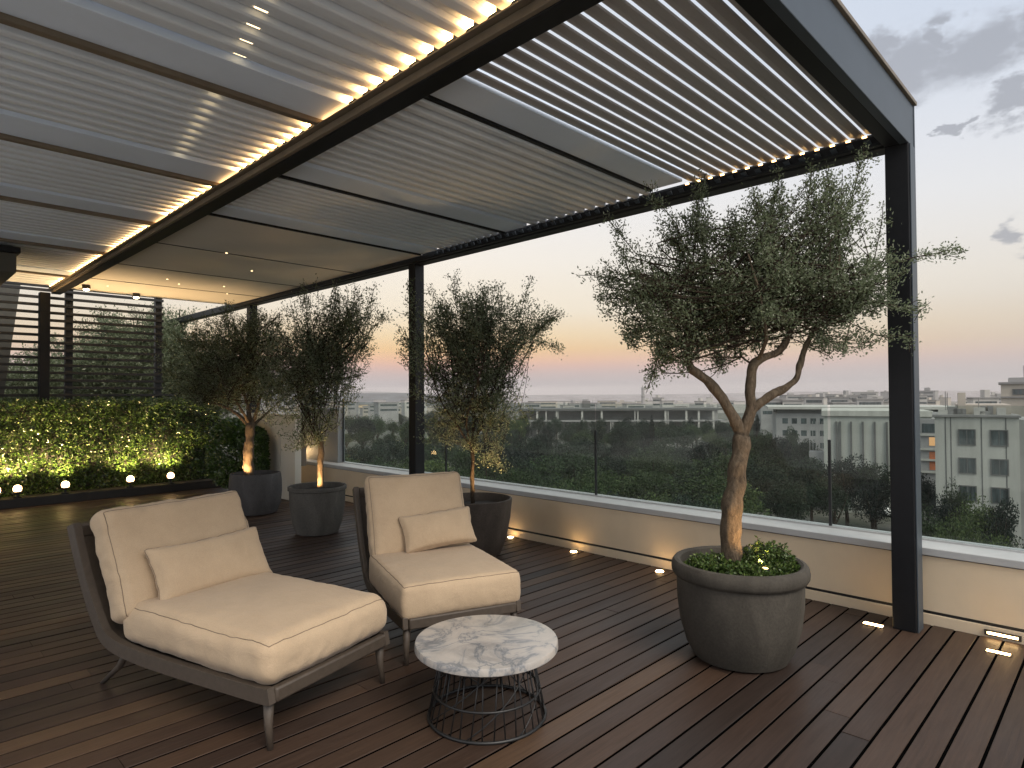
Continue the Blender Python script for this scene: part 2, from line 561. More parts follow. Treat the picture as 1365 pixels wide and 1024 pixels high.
build_world()
sun_d = bpy.data.lights.new('sun', 'SUN')
sun_d.energy = 3.0
sun_d.angle = R(34)
sun_d.color = (1.0, 0.91, 0.80)
sun = bpy.data.objects.new('sun', sun_d)
COL.objects.link(sun)
sdir = Vector((0.12, 0.66, -0.74))                              # the low soft light comes in under the roof from behind the viewer
sun.rotation_euler = sdir.to_track_quat('-Z', 'Y').to_euler()


def lamp(name, typ, loc, energy, parent=None, aim=None, size=0.03, spot=80, blend=0.6, color=(1, 0.66, 0.32)):
    d = bpy.data.lights.new(name, typ)
    d.energy = energy; d.color = color
    d.shadow_soft_size = size
    if typ == 'SPOT':
        d.spot_size = R(spot); d.spot_blend = blend
    o = bpy.data.objects.new(name, d)
    COL.objects.link(o)
    o.location = loc
    if aim is not None:
        o.rotation_euler = Vector(aim).to_track_quat('-Z', 'Y').to_euler()
    if parent: o.parent = parent
    return o


# ------------------------------------------------------------------ deck
def deck():
    mb = MB()
    PITCHW, GAP = 0.1235, 0.0135
    y = -2.0
    row = 0
    while y < 11.9:
        x = -2.2 - random.random() * 2
        while x < 4.86:
            ln = random.uniform(2.4, 4.6)
            x1 = min(x + ln, 4.86)
            if x1 > -2.2:
                xa = max(x, -2.2)
                y0, y1 = y + GAP / 2, y + PITCHW - GAP / 2
                dz = random.uniform(-0.0012, 0.0012)
                c = 0.0015
                mb.prism([(y0, -0.025), (y1, -0.025), (y1, dz - c), (y1 - c, dz), (y0 + c, dz), (y0, dz - c)], xa + 0.0015, x1 - 0.0015)
            x = x1
        y += PITCHW
        row += 1
    mb.build('deck', M['wood'], kind='structure')
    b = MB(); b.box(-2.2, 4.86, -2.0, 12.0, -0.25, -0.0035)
    b.build('deck_base', mat('gap_shade_black', (0.002, 0.002, 0.002), 1.0, spec=0.0), kind='structure')  # black fill just below the boards paints the shade of open gaps


deck()
b = MB(); b.box(-16, -2.21, -16, 12.0, -0.3, -0.012); b.box(-2.209, 4.86, -16, -2.01, -0.3, -0.012)  # unseen pale paving, added to bounce light up to the ceiling
b.build('bounce_paving', mat('pale_bounce_stone', (0.62, 0.60, 0.56), 0.85, 0.08, 1.5), kind='structure')


# ------------------------------------------------------------------ parapet and glass
def parapet():
    t = thing('parapet_wall', 'low cream rendered parapet wall with pale coping along the deck edge', 'wall', (4.87, 0, 0))
    b = MB(); b.box(0, 0.36, -2.2, 10.6, 0.088, 0.44); b.build('wall_face', M['stucco'], t)
    b = MB(); b.box(-0.004, 0.34, -2.2, 10.6, -0.02, 0.066); b.build('skirting', M['stucco'], t, bevel=0.003)
    b = MB(); b.box(0.012, 0.34, -2.2, 10.6, 0.066, 0.088); b.build('shadow_gap', M['black'], t)
    b = MB(); b.box(-0.016, 0.38, -2.2, 10.6, 0.447, 0.497); b.build('coping', M['coping'], t, bevel=0.005)
    b = MB(); b.box(0.006, 0.34, -2.2, 10.6, 0.44, 0.447); b.build('coping_shadow', M['black'], t)  # black strip stands for the shadow line under the coping overhang
    g = thing('glass_balustrade', 'clear tinted glass balustrade standing on the parapet coping', 'balustrade', (5.12, 0, 0.497))
    ys = [8.66, 6.2, 3.86, 1.66, -0.7, -2.2]
    for i in range(5):
        b = MB(); b.box(-0.008, 0.008, ys[i + 1] + 0.012, ys[i] - 0.012, 0.012, 0.925)
        b.build('glass_pane', M['glass'], g)
    for yy in ys[:4]:
        b = MB(); b.box(-0.011, 0.011, yy - 0.009, yy + 0.009, 0.012, 0.66 if yy < 8 else 0.98); b.build('edge_seal', M['black'], g)
    b = MB(); b.box(-0.022, 0.022, -2.2, 8.68, 0.0, 0.012); b.build('base_channel', M['coping'], g)
    s = MB(); s.box(5.05, 5.17, 8.70, 9.75, 0.497, 1.32)
    tag(s.build('side_panel', mat('grey_panel', (0.20, 0.215, 0.225), 0.5, 0.05), bevel=0.004), 'flat grey panel beside the dark edge of the glass balustrade', 'panel')
    w = thing('white_wall', 'tall narrow white wall behind the left planters beside the hedge', 'wall', (4.32, 8.63, 0))
    b = MB(); b.box(0.0, 0.10, 0, 0.45, 0, 1.25); b.build('wall_panel', M['white'], w, bevel=0.004)
    b = MB(); b.box(0.0, 0.10, 0.456, 1.6, 0, 1.25); b.build('wall_panel', M['white'], w, bevel=0.004)
    b = MB(); b.box(0.103, 0.18, 0.0, 0.05, 0.5, 1.15); b.build('edge_post', M['bronze'], w, bevel=0.004)
    k = thing('pillar', 'pale short pillar glowing warm from a lamp at its foot', 'pillar', (4.98, 9.9, 0.497))
    b = MB(); b.box(-0.1, 0.25, -0.06, 0.3, 0, 0.62); b.build('shaft', M['white'], k, bevel=0.01)
    l = thing('coping_lamp', 'small warm lamp on the coping at the foot of the pale pillar', 'lamp', (4.95, 9.76, 0.497))
    b = MB(); b.lathe([(0.03, 0), (0.032, 0.02), (0.02, 0.03)], 16); b.build('base', M['black'], l)
    b = MB(); b.lathe([(0.02, 0.03), (0.032, 0.05), (0.03, 0.085), (0.012, 0.1)], 16); b.build('bulb', M['lens'], l, True)
    lamp('lamp_light', 'POINT', (0, 0, 0.13), 2.2, l, size=0.02)


parapet()


# ------------------------------------------------------------------ pergola
def pergola():
    t = thing('pergola', 'charcoal metal pergola with grey louvred roof and warm light strips', 'pergola', (4.69, 1.06, 0))
    ox, oy = -4.69, -1.06

    def part(name, mb, mt, bevel=0.0, smooth=False):
        mb.v = [(q[0] + ox, q[1] + oy, q[2]) for q in mb.v]
        return mb.build(name, mt, t, smooth=smooth, bevel=bevel)
    bx = lambda *a: MB().box(*a)
    XL, X1, X2, X3, X4 = -1.3, 1.93, 2.08, 4.62, 4.76
    Y0, Y1, YE = 1.0, 1.135, 11.62
    ZB, ZT = 3.10, 3.38
    for y in (1.0, 6.17, 10.88):
        pt = bx(4.62, 4.757, y, y + 0.135, 0.0, ZB)
        part('post', pt, M['dark'], 0.006)
    part('post_trim', bx(4.757, 4.775, 0.995, 1.115, 0.0, ZT), M['fascia'], 0.003)
    part('post', bx(1.80, 1.93, 11.66, 11.8, 0.0, ZB), M['dark'], 0.006)
    part('post', bx(XL, XL + 0.14, 1.0, 1.135, 0.0, ZB), M['dark'], 0.006)
    # perimeter: front fascia with cap, outer beam with lip, inner main beam
    part('fascia', bx(XL, X4 + 0.0, Y0, Y0 + 0.05, ZB, ZT), M['fascia'], 0.004)
    part('fascia_core', bx(XL, X3, Y0 + 0.05, Y1, ZB + 0.003, ZT - 0.02), M['dark'], 0.004)
    part('fascia_cap', bx(XL, X4 + 0.025, Y0 - 0.018, Y1 + 0.02, ZT + 0.001, ZT + 0.026), M['bronze'], 0.003)
    part('outer_beam', bx(X3, X4, Y0 + 0.052, 15.4, ZB, 3.200), M['dark'], 0.006)
    part('outer_cap', bx(X4 - 0.05, X4 - 0.002, Y0 + 0.052, 15.4, 3.201, 3.245), M['dark'], 0.004)
    part('pale_post_face', bx(4.632, 4.756, 0.9915, 0.9985, 0.0, ZB - 0.003), M['fascia'], 0.002)  # thin plate added to make this face of the post paler
    part('outer_gutter', bx(X3 - 0.05, X3 - 0.002, Y1 + 0.004, YE, ZB + 0.012, ZB + 0.03), M['dark'], 0.003)
    part('outer_post', bx(4.62, 4.757, 15.2, 15.33, 0, ZB - 0.002), M['dark'], 0.006)
    part('main_beam', bx(X1 + 0.03, X2, Y1 + 0.002, 11.8, ZB, ZT - 0.01), M['dark'], 0.006)
    part('beam_lip', bx(X1, X1 + 0.028, Y1 + 0.002, 11.64, ZB + 0.004, ZB + 0.047), M['bronze'], 0.004)
    part('beam_flange', bx(X1 - 0.034, X1 + 0.028, Y1 + 0.002, 11.64, ZB + 0.050, ZB + 0.058), M['bronze'], 0.002)
    part('cove_strip', bx(X1 - 0.007, X1 + 0.001, Y1 + 0.06, 11.55, ZB + 0.0585, ZB + 0.063), M['cove'])
    # cross beams (flat soffit bands with a thin trim on the far edge)
    right = [(2.56, 2.83), (4.27, 4.57), (5.68, 5.97)]
    left = [(3.20, 3.49), (4.74, 5.09), (6.34, 6.66), (8.08, 8.42), (10.06, 10.36)]
    zs = 3.181
    for a, b in right:
        zs = 3.213 if a < 2.6 else 3.181
        part('cross_beam', bx(X2 + 0.002, X3 - 0.052, a, b, zs, zs + 0.16), M['soffit'], 0.004)
        part('cross_trim', bx(X2 + 0.002, X3 - 0.052, b + 0.002, b + 0.032, zs - 0.016, zs + 0.1), M['dark'], 0.002)
    for a, b in left:
        part('cross_beam', bx(XL, X1 - 0.002, a, b, zs, zs + 0.16), M['soffit'], 0.004)
        part('cross_trim', bx(XL, X1 - 0.002, b + 0.002, b + 0.05, zs - 0.026, zs + 0.1), M['bronze'], 0.002)

    def closed(x0, x1, y0, y1, n):
        pw = (y1 - y0) / n
        for i in range(n):
            y = y0 + i * pw
            z = 3.185
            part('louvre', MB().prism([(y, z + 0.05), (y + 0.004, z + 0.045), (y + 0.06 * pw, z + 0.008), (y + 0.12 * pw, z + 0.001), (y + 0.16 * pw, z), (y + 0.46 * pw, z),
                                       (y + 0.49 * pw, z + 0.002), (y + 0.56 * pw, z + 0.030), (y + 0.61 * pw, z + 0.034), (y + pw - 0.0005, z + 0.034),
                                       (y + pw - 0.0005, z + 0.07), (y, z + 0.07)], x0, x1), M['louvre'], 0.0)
    # left bays
    lb = [(1.145, 3.19, 14), (3.55, 4.73, 10), (5.15, 6.33, 9), (6.72, 8.07, 11), (8.48, 10.05, 11), (10.42, 11.6, 6)]
    for a, b, n in lb:
        closed(XL, X1 - 0.003, a, b, n)
        for i in range(n):
            yy = a + (b - a) * (i + 0.67) / n
            part('led_bar', bx(X1 - 0.022, X1 - 0.012, yy, yy + 0.31 * (b - a) / n, 3.190, 3.214), M['led'])
    # front right bay: open louvres, sky in the gaps
    n = 14
    pw = (2.55 - 1.15) / n
    for i in range(n):
        y = 1.15 + 0.012 + i * pw
        w = 0.088
        a = R(13)
        dy, dz, th = w * math.cos(a), w * math.sin(a), 0.012
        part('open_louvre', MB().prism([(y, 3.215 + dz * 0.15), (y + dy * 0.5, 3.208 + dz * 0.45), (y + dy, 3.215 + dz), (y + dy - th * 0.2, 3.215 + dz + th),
                                        (y + dy * 0.5, 3.216 + dz * 0.5 + th), (y - th * 0.2, 3.215 + th + dz * .15)], X2 + 0.004, X3 + 0.03), M['shaded_blade'])
    for i in range(n):
        yy = 1.15 + 0.012 + i * pw + 0.080
        part('led_bar', bx(X3 + 0.006, X3 + 0.022, yy, yy + 0.026, 3.2015, 3.213), M['led_soft'])
    closed(X2 + 0.004, X3 - 0.02, 2.865, 4.265, 12)
    closed(X2 + 0.004, X3 - 0.02, 4.605, 5.675, 10)
    for a, b in ((6.005, 7.485), (7.50, 8.99), (9.005, 10.345), (10.36, 11.6)):
        part('ceiling_panel', bx(X2 + 0.004, X3 - 0.02, a, b, 3.175, 3.255), M['pale'], 0.003)
        part('panel_seam', bx(X2 + 0.004, X3 - 0.02, b - 0.012, b + 0.012, 3.1705, 3.1745), M['black'])
    # corrugated closer strip at the louvre ends on the outer beam
    for k in range(44):
        y = 1.2 + k * 0.105
        part('pivot_bracket', MB().add([(X3 - 0.004, y, 3.132), (X3 - 0.004, y + 0.035, 3.132), (X3 - 0.035, y + 0.05, 3.165), (X3 - 0.03, y + 0.012, 3.172), (X3 - 0.004, y + 0.02, 3.183)],
                                       [(0, 1, 2, 3), (0, 3, 4)]), M['fascia'])
    # glowing bars stand in for reflections in the channels; then downlights
    for (a, b, n), x0, sl in ((lb[0], 0.86, 0.20), (lb[1], 0.96, 0.15)):
        pw = (b - a) / n
        for i in range(n):
            if a < 3 and i < 6: continue
            y = a + pw * (i + 0.82)
            x = x0 + sl * (y - 1.0)
            part('louvre_glint', bx(x - 0.03, x + 0.03, y - 0.008, y + 0.008, 3.2140, 3.2182), M['dot'])
    for x, y in ((2.9, 7.47), (3.55, 8.3), (2.95, 9.7), (3.2, 10.0), (3.75, 9.75), (2.5, 10.9), (4.05, 10.4)):
        o = part('downlight', MB().lathe([(0.012, 3.170), (0.012, 3.1745)], 12, (x, y, 0)), M['dot'])
    return t


perg = pergola()


def ceiling_spot(label, loc, e):
    l = thing('ceiling_spot', label, 'spotlight', loc, 0, 'spotlights under the roof end')
    MB().lathe([(0.05, 0.0), (0.055, -0.05), (0.05, -0.06)], 20).build('housing', M['black'], l)
    MB().lathe([(0.038, -0.061), (0.034, -0.078), (0.012, -0.085)], 20).build('lens', M['spotlens'], l, True)
    lamp('spot_light', 'SPOT', (0, 0, -0.1), e, l, (0, -0.15, -1), 0.03, 110)


ceiling_spot('bright warm ceiling spotlight beside the end of the main beam', (2.25, 11.0, 3.172), 14)
ceiling_spot('dimmer warm ceiling spotlight above the right part of the slatted screen', (3.0, 11.35, 3.172), 8)


# ------------------------------------------------------------------ screen, house corner, hedge
def screen():
    t = thing('slatted_screen', 'dark horizontal slatted privacy screen above the lit hedge', 'screen', (1.2, 11.9, 0))
    x0, x1 = -1.2, 2.36
    for k in range(15):
        z = 1.55 + k * 0.1155
        MB().box(x0, x1 + (0.22 if k == 0 else 0), -0.02, 0.02, z - 0.021, z + 0.021).build('slat', M['slat'], t, bevel=0.003)
    MB().box(x0, x1, -0.024, 0.03, 3.21, 3.33).build('top_rail', M['slat'], t, bevel=0.004)
    for x in (1.02, 2.30):
        MB().box(x - 0.05, x + 0.05, 0.032, 0.13, 0, 3.3).build('upright', M['slat'], t, bevel=0.004)
    MB().box(x0, x1 + 0.3, -0.05, 0.06, 1.455, 1.49).build('bottom_rail', M['slat'], t, bevel=0.004)
    h = thing('house_corner', 'dark concrete house corner with leaning pier and projecting eave', 'building', (-1.2, 12.2, 0))
    mb = MB()
    mb.add([(-3, 0.6, 0), (2.55, 0.6, 0), (2.95, 0.6, 3.6), (-3, 0.6, 3.6), (-3, 1.4, 0), (2.55, 1.4, 0), (2.95, 1.4, 3.6), (-3, 1.4, 3.6)],
           [(0, 1, 2, 3), (5, 4, 7, 6), (1, 5, 6, 2), (4, 0, 3, 7), (3, 2, 6, 7), (0, 4, 5, 1)])
    mb.build('pier', M['concrete'], h)
    MB().box(-2.2, 2.32, -3.6, -0.62, 2.86, 3.07).build('eave', M['concrete'], h, bevel=0.01)
    MB().box(-2.2, 2.35, -3.64, -0.62, 3.073, 3.135).build('eave_cap', M['dark'], h, bevel=0.006)


screen()


def hedge():
    t = thing('hedge', 'clipped green ivy hedge lit from below by warm uplights', 'hedge', (1.6, 11.50, 0))
    x0, x1, H = -2.6, 2.75, 1.46
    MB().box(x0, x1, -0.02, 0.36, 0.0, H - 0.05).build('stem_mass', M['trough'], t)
    n = 52000
    u = rng.uniform(x0, x1, n); z = rng.uniform(0.06, H + 0.02, n)
    dep = np.array([mnoise.noise(Vector((a * 3.2, b * 3.2, 0.3))) * 0.12 + mnoise.noise(Vector((a * 11, b * 11, 4))) * 0.09 for a, b in zip(u, z)])
    y = -0.11 + dep - np.abs(rng.normal(0, 0.05, n))
    # a top layer
    k = n // 8
    z[:k] = H - 0.02 + np.abs(rng.normal(0, 0.03, k)); y[:k] = rng.uniform(-0.15, 0.36, k)
    P = np.stack([u, y, z], 1)
    D = unit(np.stack([rng.normal(0, 0.7, n), -0.55 + rng.normal(0, 0.4, n), rng.normal(-0.25, 0.7, n)], 1))
    leaf_mesh('foliage', P, D, rng.uniform(0.024, 0.046, n), rng.uniform(0.016, 0.028, n), M['hedge'], t)
    s = thing('shrub', 'rounded dark green shrub at the right end of the lit hedge', 'shrub', (4.03, 9.95, 0))
    n = 22000
    q = unit(rng.normal(size=(n, 3))) * (rng.uniform(0.72, 1.05, n) ** 0.5)[:, None]
    q = np.sign(q) * np.abs(q) ** 0.75
    P = q * np.array([0.26, 0.82, 0.52]) + np.array([0, 0, 0.62])
    P += np.array([[mnoise.noise(Vector(a) * 5) for _ in (0,)] * 3 for a in P]) * 0.06
    D = unit(q + rng.normal(0, 0.7, (n, 3)))
    leaf_mesh('foliage', P, D, rng.uniform(0.03, 0.055, n), rng.uniform(0.018, 0.03, n), M['hedge'], s)
    MB().tube([(0, 0, 0), (0.02, 0, 0.3), (0, 0.05, 0.7)], [0.03, 0.025, 0.01], 8).build('stem', M['bark_dark'], s)
    b = MB(); b.box(-1.2, 4.3, 10.97, 11.26, 0.0, 0.13)
    tag(b.build('planter_trough', M['trough'], bevel=0.008), 'long dark planter trough at the foot of the hedge', 'planter')


hedge()


def uplight(label, x, y, e):
    l = thing('hedge_uplight', label, 'uplight', (x, y, 0.131), 0, 'uplights along the hedge trough')
    MB().lathe([(0.05, 0), (0.052, 0.012), (0.016, 0.016), (0.014, 0.05)], 20).build('stake', M['black'], l)
    MB().lathe([(0.02, 0.05), (0.05, 0.06), (0.058, 0.085), (0.05, 0.09)], 20).build('shade', M['black'], l, True)
    MB().lathe([(0.03, 0.0905), (0.045, 0.10), (0.050, 0.125), (0.044, 0.155), (0.025, 0.172), (0.008, 0.178)], 20).build('lens', M['lens'], l, True)
    lamp('uplight_light', 'SPOT', (0, 0.07, 0.20), e, l, (0, 0.40, 0.9), 0.02, 130, 0.8)


for (x, e, lab) in ((1.24, 9, 'partly visible warm uplight at the far left edge of the hedge trough'),
                    (1.47, 11, 'round warm uplight second from the left in front of the hedge'),
                    (2.02, 12, 'glowing warm uplight left of the pale lounger cushion top, before the hedge'),
                    (2.85, 11, 'warm uplight above the middle of the nearer lounger back, before the hedge'),
                    (3.42, 10, 'rightmost warm uplight of the hedge row, nearest the corner planter')):
    uplight(lab, x, 11.03, e * 14)


# ------------------------------------------------------------------ deck lights
def deck_light(label, x, y, w, d, rect):
    l = thing('deck_light', label, 'deck light', (x, y, 0), 0, 'recessed deck lights along the parapet')
    if rect:
        MB().box(-w / 2 - 0.008, w / 2 + 0.008, -d / 2 - 0.008, d / 2 + 0.008, -0.02, 0.003).build('bezel', M['black'], l)
        MB().box(-w / 2, w / 2, -d / 2, d / 2, 0.0035, 0.006).build('lens', M['decklens'], l)
    else:
        MB().lathe([(w / 2 + 0.008, -0.02), (w / 2 + 0.008, 0.003)], 24).build('bezel', M['black'], l)
        MB().lathe([(w / 2, 0.0035), (w / 2 - 0.004, 0.009), (0.006, 0.011)], 24).build('lens', M['decklens'], l, True)


deck_light('round deck light beside the brown planter behind the far chair', 4.80, 4.75, 0.062, 0, False)
deck_light('round deck light midway between the brown planter and the big grey pot', 4.77, 3.87, 0.065, 0, False)
deck_light('round deck light just left of the big grey pot', 4.74, 2.91, 0.07, 0, False)
deck_light('rectangular deck light just left of the corner post', 4.60, 1.24, 0.034, 0.11, True)
deck_light('rectangular deck light right of the corner post, set in the boards', 4.60, 0.59, 0.028, 0.11, True)
wl = thing('wall_light', 'slim warm light bar low on the parapet skirting right of the corner post', 'wall light', (4.864, 0.60, 0.03))
MB().box(-0.012, 0.0, -0.09, 0.09, -0.016, 0.016).build('bezel', M['black'], wl)
MB().box(-0.016, -0.0125, -0.075, 0.075, -0.006, 0.006).build('lens', M['decklens'], wl)


# ------------------------------------------------------------------ seats
def cushion_map(w, d, h, r, puff, bulge, seed, wr, pinch=0.0, edge=None):
    hw, hd, hh = w / 2, d / 2, h / 2

    def f(a, b, c):
        q = Vector((a * hw, b * hd, c * hh))
        inn = Vector((max(-hw + r, min(hw - r, q.x)), max(-hd + r, min(hd - r, q.y)), max(-hh + r, min(hh - r, q.z))))
        dlt = q - inn
        o = inn + dlt.normalized() * r if dlt.length > 1e-7 else q
        fa, fb, fc = max(0, 1 - a * a), max(0, 1 - b * b), max(0, 1 - c * c)
        o.z += puff * c * (fa ** 0.6) * (fb ** 0.6)
        o.x += bulge * a * fc * (0.35 + 0.65 * fb)
        o.y += bulge * b * fc * (0.35 + 0.65 * fa)
        if pinch:
            o.x *= 1 - pinch * fb * abs(a) ** 3
            o.y *= 1 - pinch * 1.6 * fa * abs(b) ** 3
        n1 = mnoise.noise(Vector((o.x * 4 + seed, o.y * 4, o.z * 4))) * 0.006
        ed = max(abs(a), abs(b)) ** 4
        n2 = mnoise.noise(Vector((o.x * 10 + seed, o.y * 26 - seed, o.z * 12))) * 0.0045 * ed
        n3 = mnoise.noise(Vector((o.x * 26, o.y * 14 + seed, o.z * 22))) * 0.006 * ed
        nn = Vector((a * fc * 0.8, b * fc * 0.8, c)).normalized() if (a or b or c) else Vector((0, 0, 1))
        return o + nn * (n1 + n2 + n3) * wr
    return f


def cushion(name, f, parent, mtx, nx=34, ny=34, nz=8, seams=(1,), verts_seam=False):
    idx, vs, fs = {}, [], []

    def vid(i, j, k):
        key = (i, j, k)
        if key not in idx:
            idx[key] = len(vs)
            vs.append(mtx @ f(2 * i / nx - 1, 2 * j / ny - 1, 2 * k / nz - 1))
        return idx[key]
    for i in range(nx):
        for j in range(ny):
            fs.append((vid(i, j, 0), vid(i, j + 1, 0), vid(i + 1, j + 1, 0), vid(i + 1, j, 0)))
            fs.append((vid(i, j, nz), vid(i + 1, j, nz), vid(i + 1, j + 1, nz), vid(i, j + 1, nz)))
    for k in range(nz):
        for i in range(nx):
            fs.append((vid(i, 0, k), vid(i + 1, 0, k), vid(i + 1, 0, k + 1), vid(i, 0, k + 1)))
            fs.append((vid(i, ny, k), vid(i, ny, k + 1), vid(i + 1, ny, k + 1), vid(i + 1, ny, k)))
        for j in range(ny):
            fs.append((vid(0, j, k), vid(0, j, k + 1), vid(0, j + 1, k + 1), vid(0, j + 1, k)))
            fs.append((vid(nx, j, k), vid(nx, j + 1, k), vid(nx, j + 1, k + 1), vid(nx, j, k + 1)))
    o = MB().add(vs, fs).build(name, M['fabric'], parent, True)
    if seams:
        mb = MB()
        for c in seams:
            pts = []
            for sx, sy, ex, ey in ((-1, -1, 1, -1), (1, -1, 1, 1), (1, 1, -1, 1), (-1, 1, -1, -1)):
                N = nx if sx != ex else ny
                for q in range(N):
                    a = sx + (ex - sx) * q / N; b = sy + (ey - sy) * q / N
                    pts.append(mtx @ f(a, b, c))
            mb.tube(pts + [pts[0]], 0.0022, 6)
        pp = mb.build('piping', M['piping'], o, True)
    return o


def seat(name, label, cat, c, th, W, L, a, zt, zb, sc, bc, crisp, flare=0.0):
    """lounge seat: u across, v towards the back; c = middle of the front edge on the deck"""
    t = thing(name, label, cat, (c[0], c[1], 0), R(th))
    prof = [(-0.02, 0.235), (0.06, 0.228), (L * 0.45, zb), (L * 0.78, zb + 0.012), (L - 0.06, zb + 0.05), (L + 0.02, zb + 0.13),
            (L + a * 0.40, zb + 0.26), (L + a * 0.75, zt - 0.16), (L + a, zt)]

    def smooth(pr, n=5):
        out = []
        for i in range(len(pr) - 1):
            p0 = pr[max(i - 1, 0)]; p1 = pr[i]; p2 = pr[i + 1]; p3 = pr[min(i + 2, len(pr) - 1)]
            for k in range(n):
                s = k / n
                out.append(tuple(0.5 * ((2 * p1[q]) + (-p0[q] + p2[q]) * s + (2 * p0[q] - 5 * p1[q] + 4 * p2[q] - p3[q]) * s * s
                                        + (-p0[q] + 3 * p1[q] - 3 * p2[q] + p3[q]) * s ** 3) for q in (0, 1)))
        return out + [pr[-1]]
    sp = smooth(prof)

    def band(u0, u1, t0, t1):
        vs, fs = [], []
        n = len(sp)
        for i, (v, z) in enumerate(sp):
            va, za = sp[max(i - 1, 0)]; vb, zb_ = sp[min(i + 1, n - 1)]
            tv, tz = vb - va, zb_ - za
            ln = math.hypot(tv, tz); nv, nz = -tz / ln, tv / ln
            for (uu, tt) in ((u0, t0), (u1, t0), (u1, t1), (u0, t1)):
                vs.append((uu * (1 + flare * max(0, v / L) ** 1.5), v + nv * tt, z + nz * tt))
        for i in range(n - 1):
            for k in range(4):
                q, r_ = i * 4 + k, i * 4 + (k + 1) % 4
                fs.append((q, r_, r_ + 4, q + 4))
        fs += [(3, 2, 1, 0), tuple((n - 1) * 4 + k for k in range(4))]
        return MB().add(vs, fs)
    hw = W / 2
    for s in (-1, 1):
        band(s * hw, s * (hw - 0.034), -0.034, 0.034).build('side_rail', M['taupe'], t, 'auto', 0.01)
    MB().box(-hw + 0.035, hw - 0.035, -0.03, 0.012, 0.198, 0.262).build('front_rail', M['taupe'], t, 'auto', 0.01)
    band(-hw + 0.035, hw - 0.035, -0.018, -0.004).build('seat_shell', M['taupe'], t, 'auto')
    nv, nz = prof[-1]
    hw2 = (hw - 0.035) * (1 + flare * (nv / L) ** 1.5)
    MB().box(-hw2, hw2, nv - 0.03, nv + 0.012, nz - 0.07, nz - 0.002).build('top_rail', M['taupe'], t, 'auto', 0.01)
    for s in (-1, 1):
        MB().tube([(s * (hw - 0.035), 0.02, 0.215), (s * (hw - 0.03), 0.015, 0.1), (s * (hw - 0.028), 0.0, 0.0)], [0.024, 0.018, 0.0125], 14).build('leg', M['taupe'], t, True)
        MB().tube([(s * (hw - 0.035), L * 0.88, zb + 0.02), (s * (hw - 0.03), L * 0.95, 0.12), (s * (hw - 0.028), L + 0.1, 0.0)], [0.022, 0.016, 0.011], 14).build('leg', M['taupe'], t, True)
    # seat cushion
    sw, sl, sh, sv, spuff, sr = sc
    mt = Matrix.Translation((0, sv, zb + 0.035 + sh / 2))
    cushion('seat_cushion', cushion_map(sw, sl, sh, sr, spuff, 0.018, 3.1 + crisp, 1.0 if not crisp else 0.6), t, mt, 40, 44, 10, (1,))
    bw, bh, bt, bv, bz, tilt = bc
    mt = Matrix.Translation((0, bv, bz)) @ Matrix.Rotation(R(tilt), 4, 'X')
    cushion('back_cushion', cushion_map(bw, bh, bt, 0.045, 0.028, 0.012, 9.3 + crisp, 1.5 if not crisp else 0.8, 0.02), t, mt, 40, 36, 8, (1,))
    return t


chaise = seat('chaise_lounge', 'wide low lounger with deep beige seat cushion in the left foreground', 'lounge chair', (1.565, 2.746), 15.0, 0.77, 1.2, 0.25, 0.83, 0.225,
              (0.77, 1.10, 0.20, 0.53, 0.03, 0.06), (0.83, 0.58, 0.16, 1.165, 0.635, 66), 0, 0.12)
chair = seat('lounge_chair', 'smaller beige cushioned lounge chair behind the round marble table', 'lounge chair', (2.449, 2.814), -20.0, 0.735, 0.95, 0.30, 0.83, 0.21,
             (0.73, 0.83, 0.20, 0.40, 0.012, 0.03), (0.70, 0.58, 0.14, 0.91, 0.66, 68), 1, 0.03)


def pillow(label, c, th, off, z, tilt, w, h, roll, seed):
    t = Matrix.Translation((c[0], c[1], 0)) @ Matrix.Rotation(R(th), 4, 'Z') @ Matrix.Translation((off[0], off[1], z)) @ Matrix.Rotation(R(roll), 4, 'Y') @ Matrix.Rotation(R(tilt), 4, 'X')
    o = cushion('lumbar_pillow', cushion_map(w, h, 0.05, 0.022, 0.062, 0.004, seed, 1.2, 0.06), None, Matrix.Identity(4), 34, 24, 4, (0.0,))
    o.matrix_world = t
    tag(o, label, 'pillow', 'lumbar pillows on the lounge seats')
    return o


pillow('long beige lumbar pillow leaning on the nearer lounger back', (1.565, 2.746), 15.0, (0.05, 0.965), 0.575, 62, 0.68, 0.31, 0, 1.7)
pillow('beige lumbar pillow leaning on the chair behind the marble table', (2.449, 2.814), -20.0, (0.10, 0.735), 0.575, 62, 0.52, 0.26, -4, 5.7)


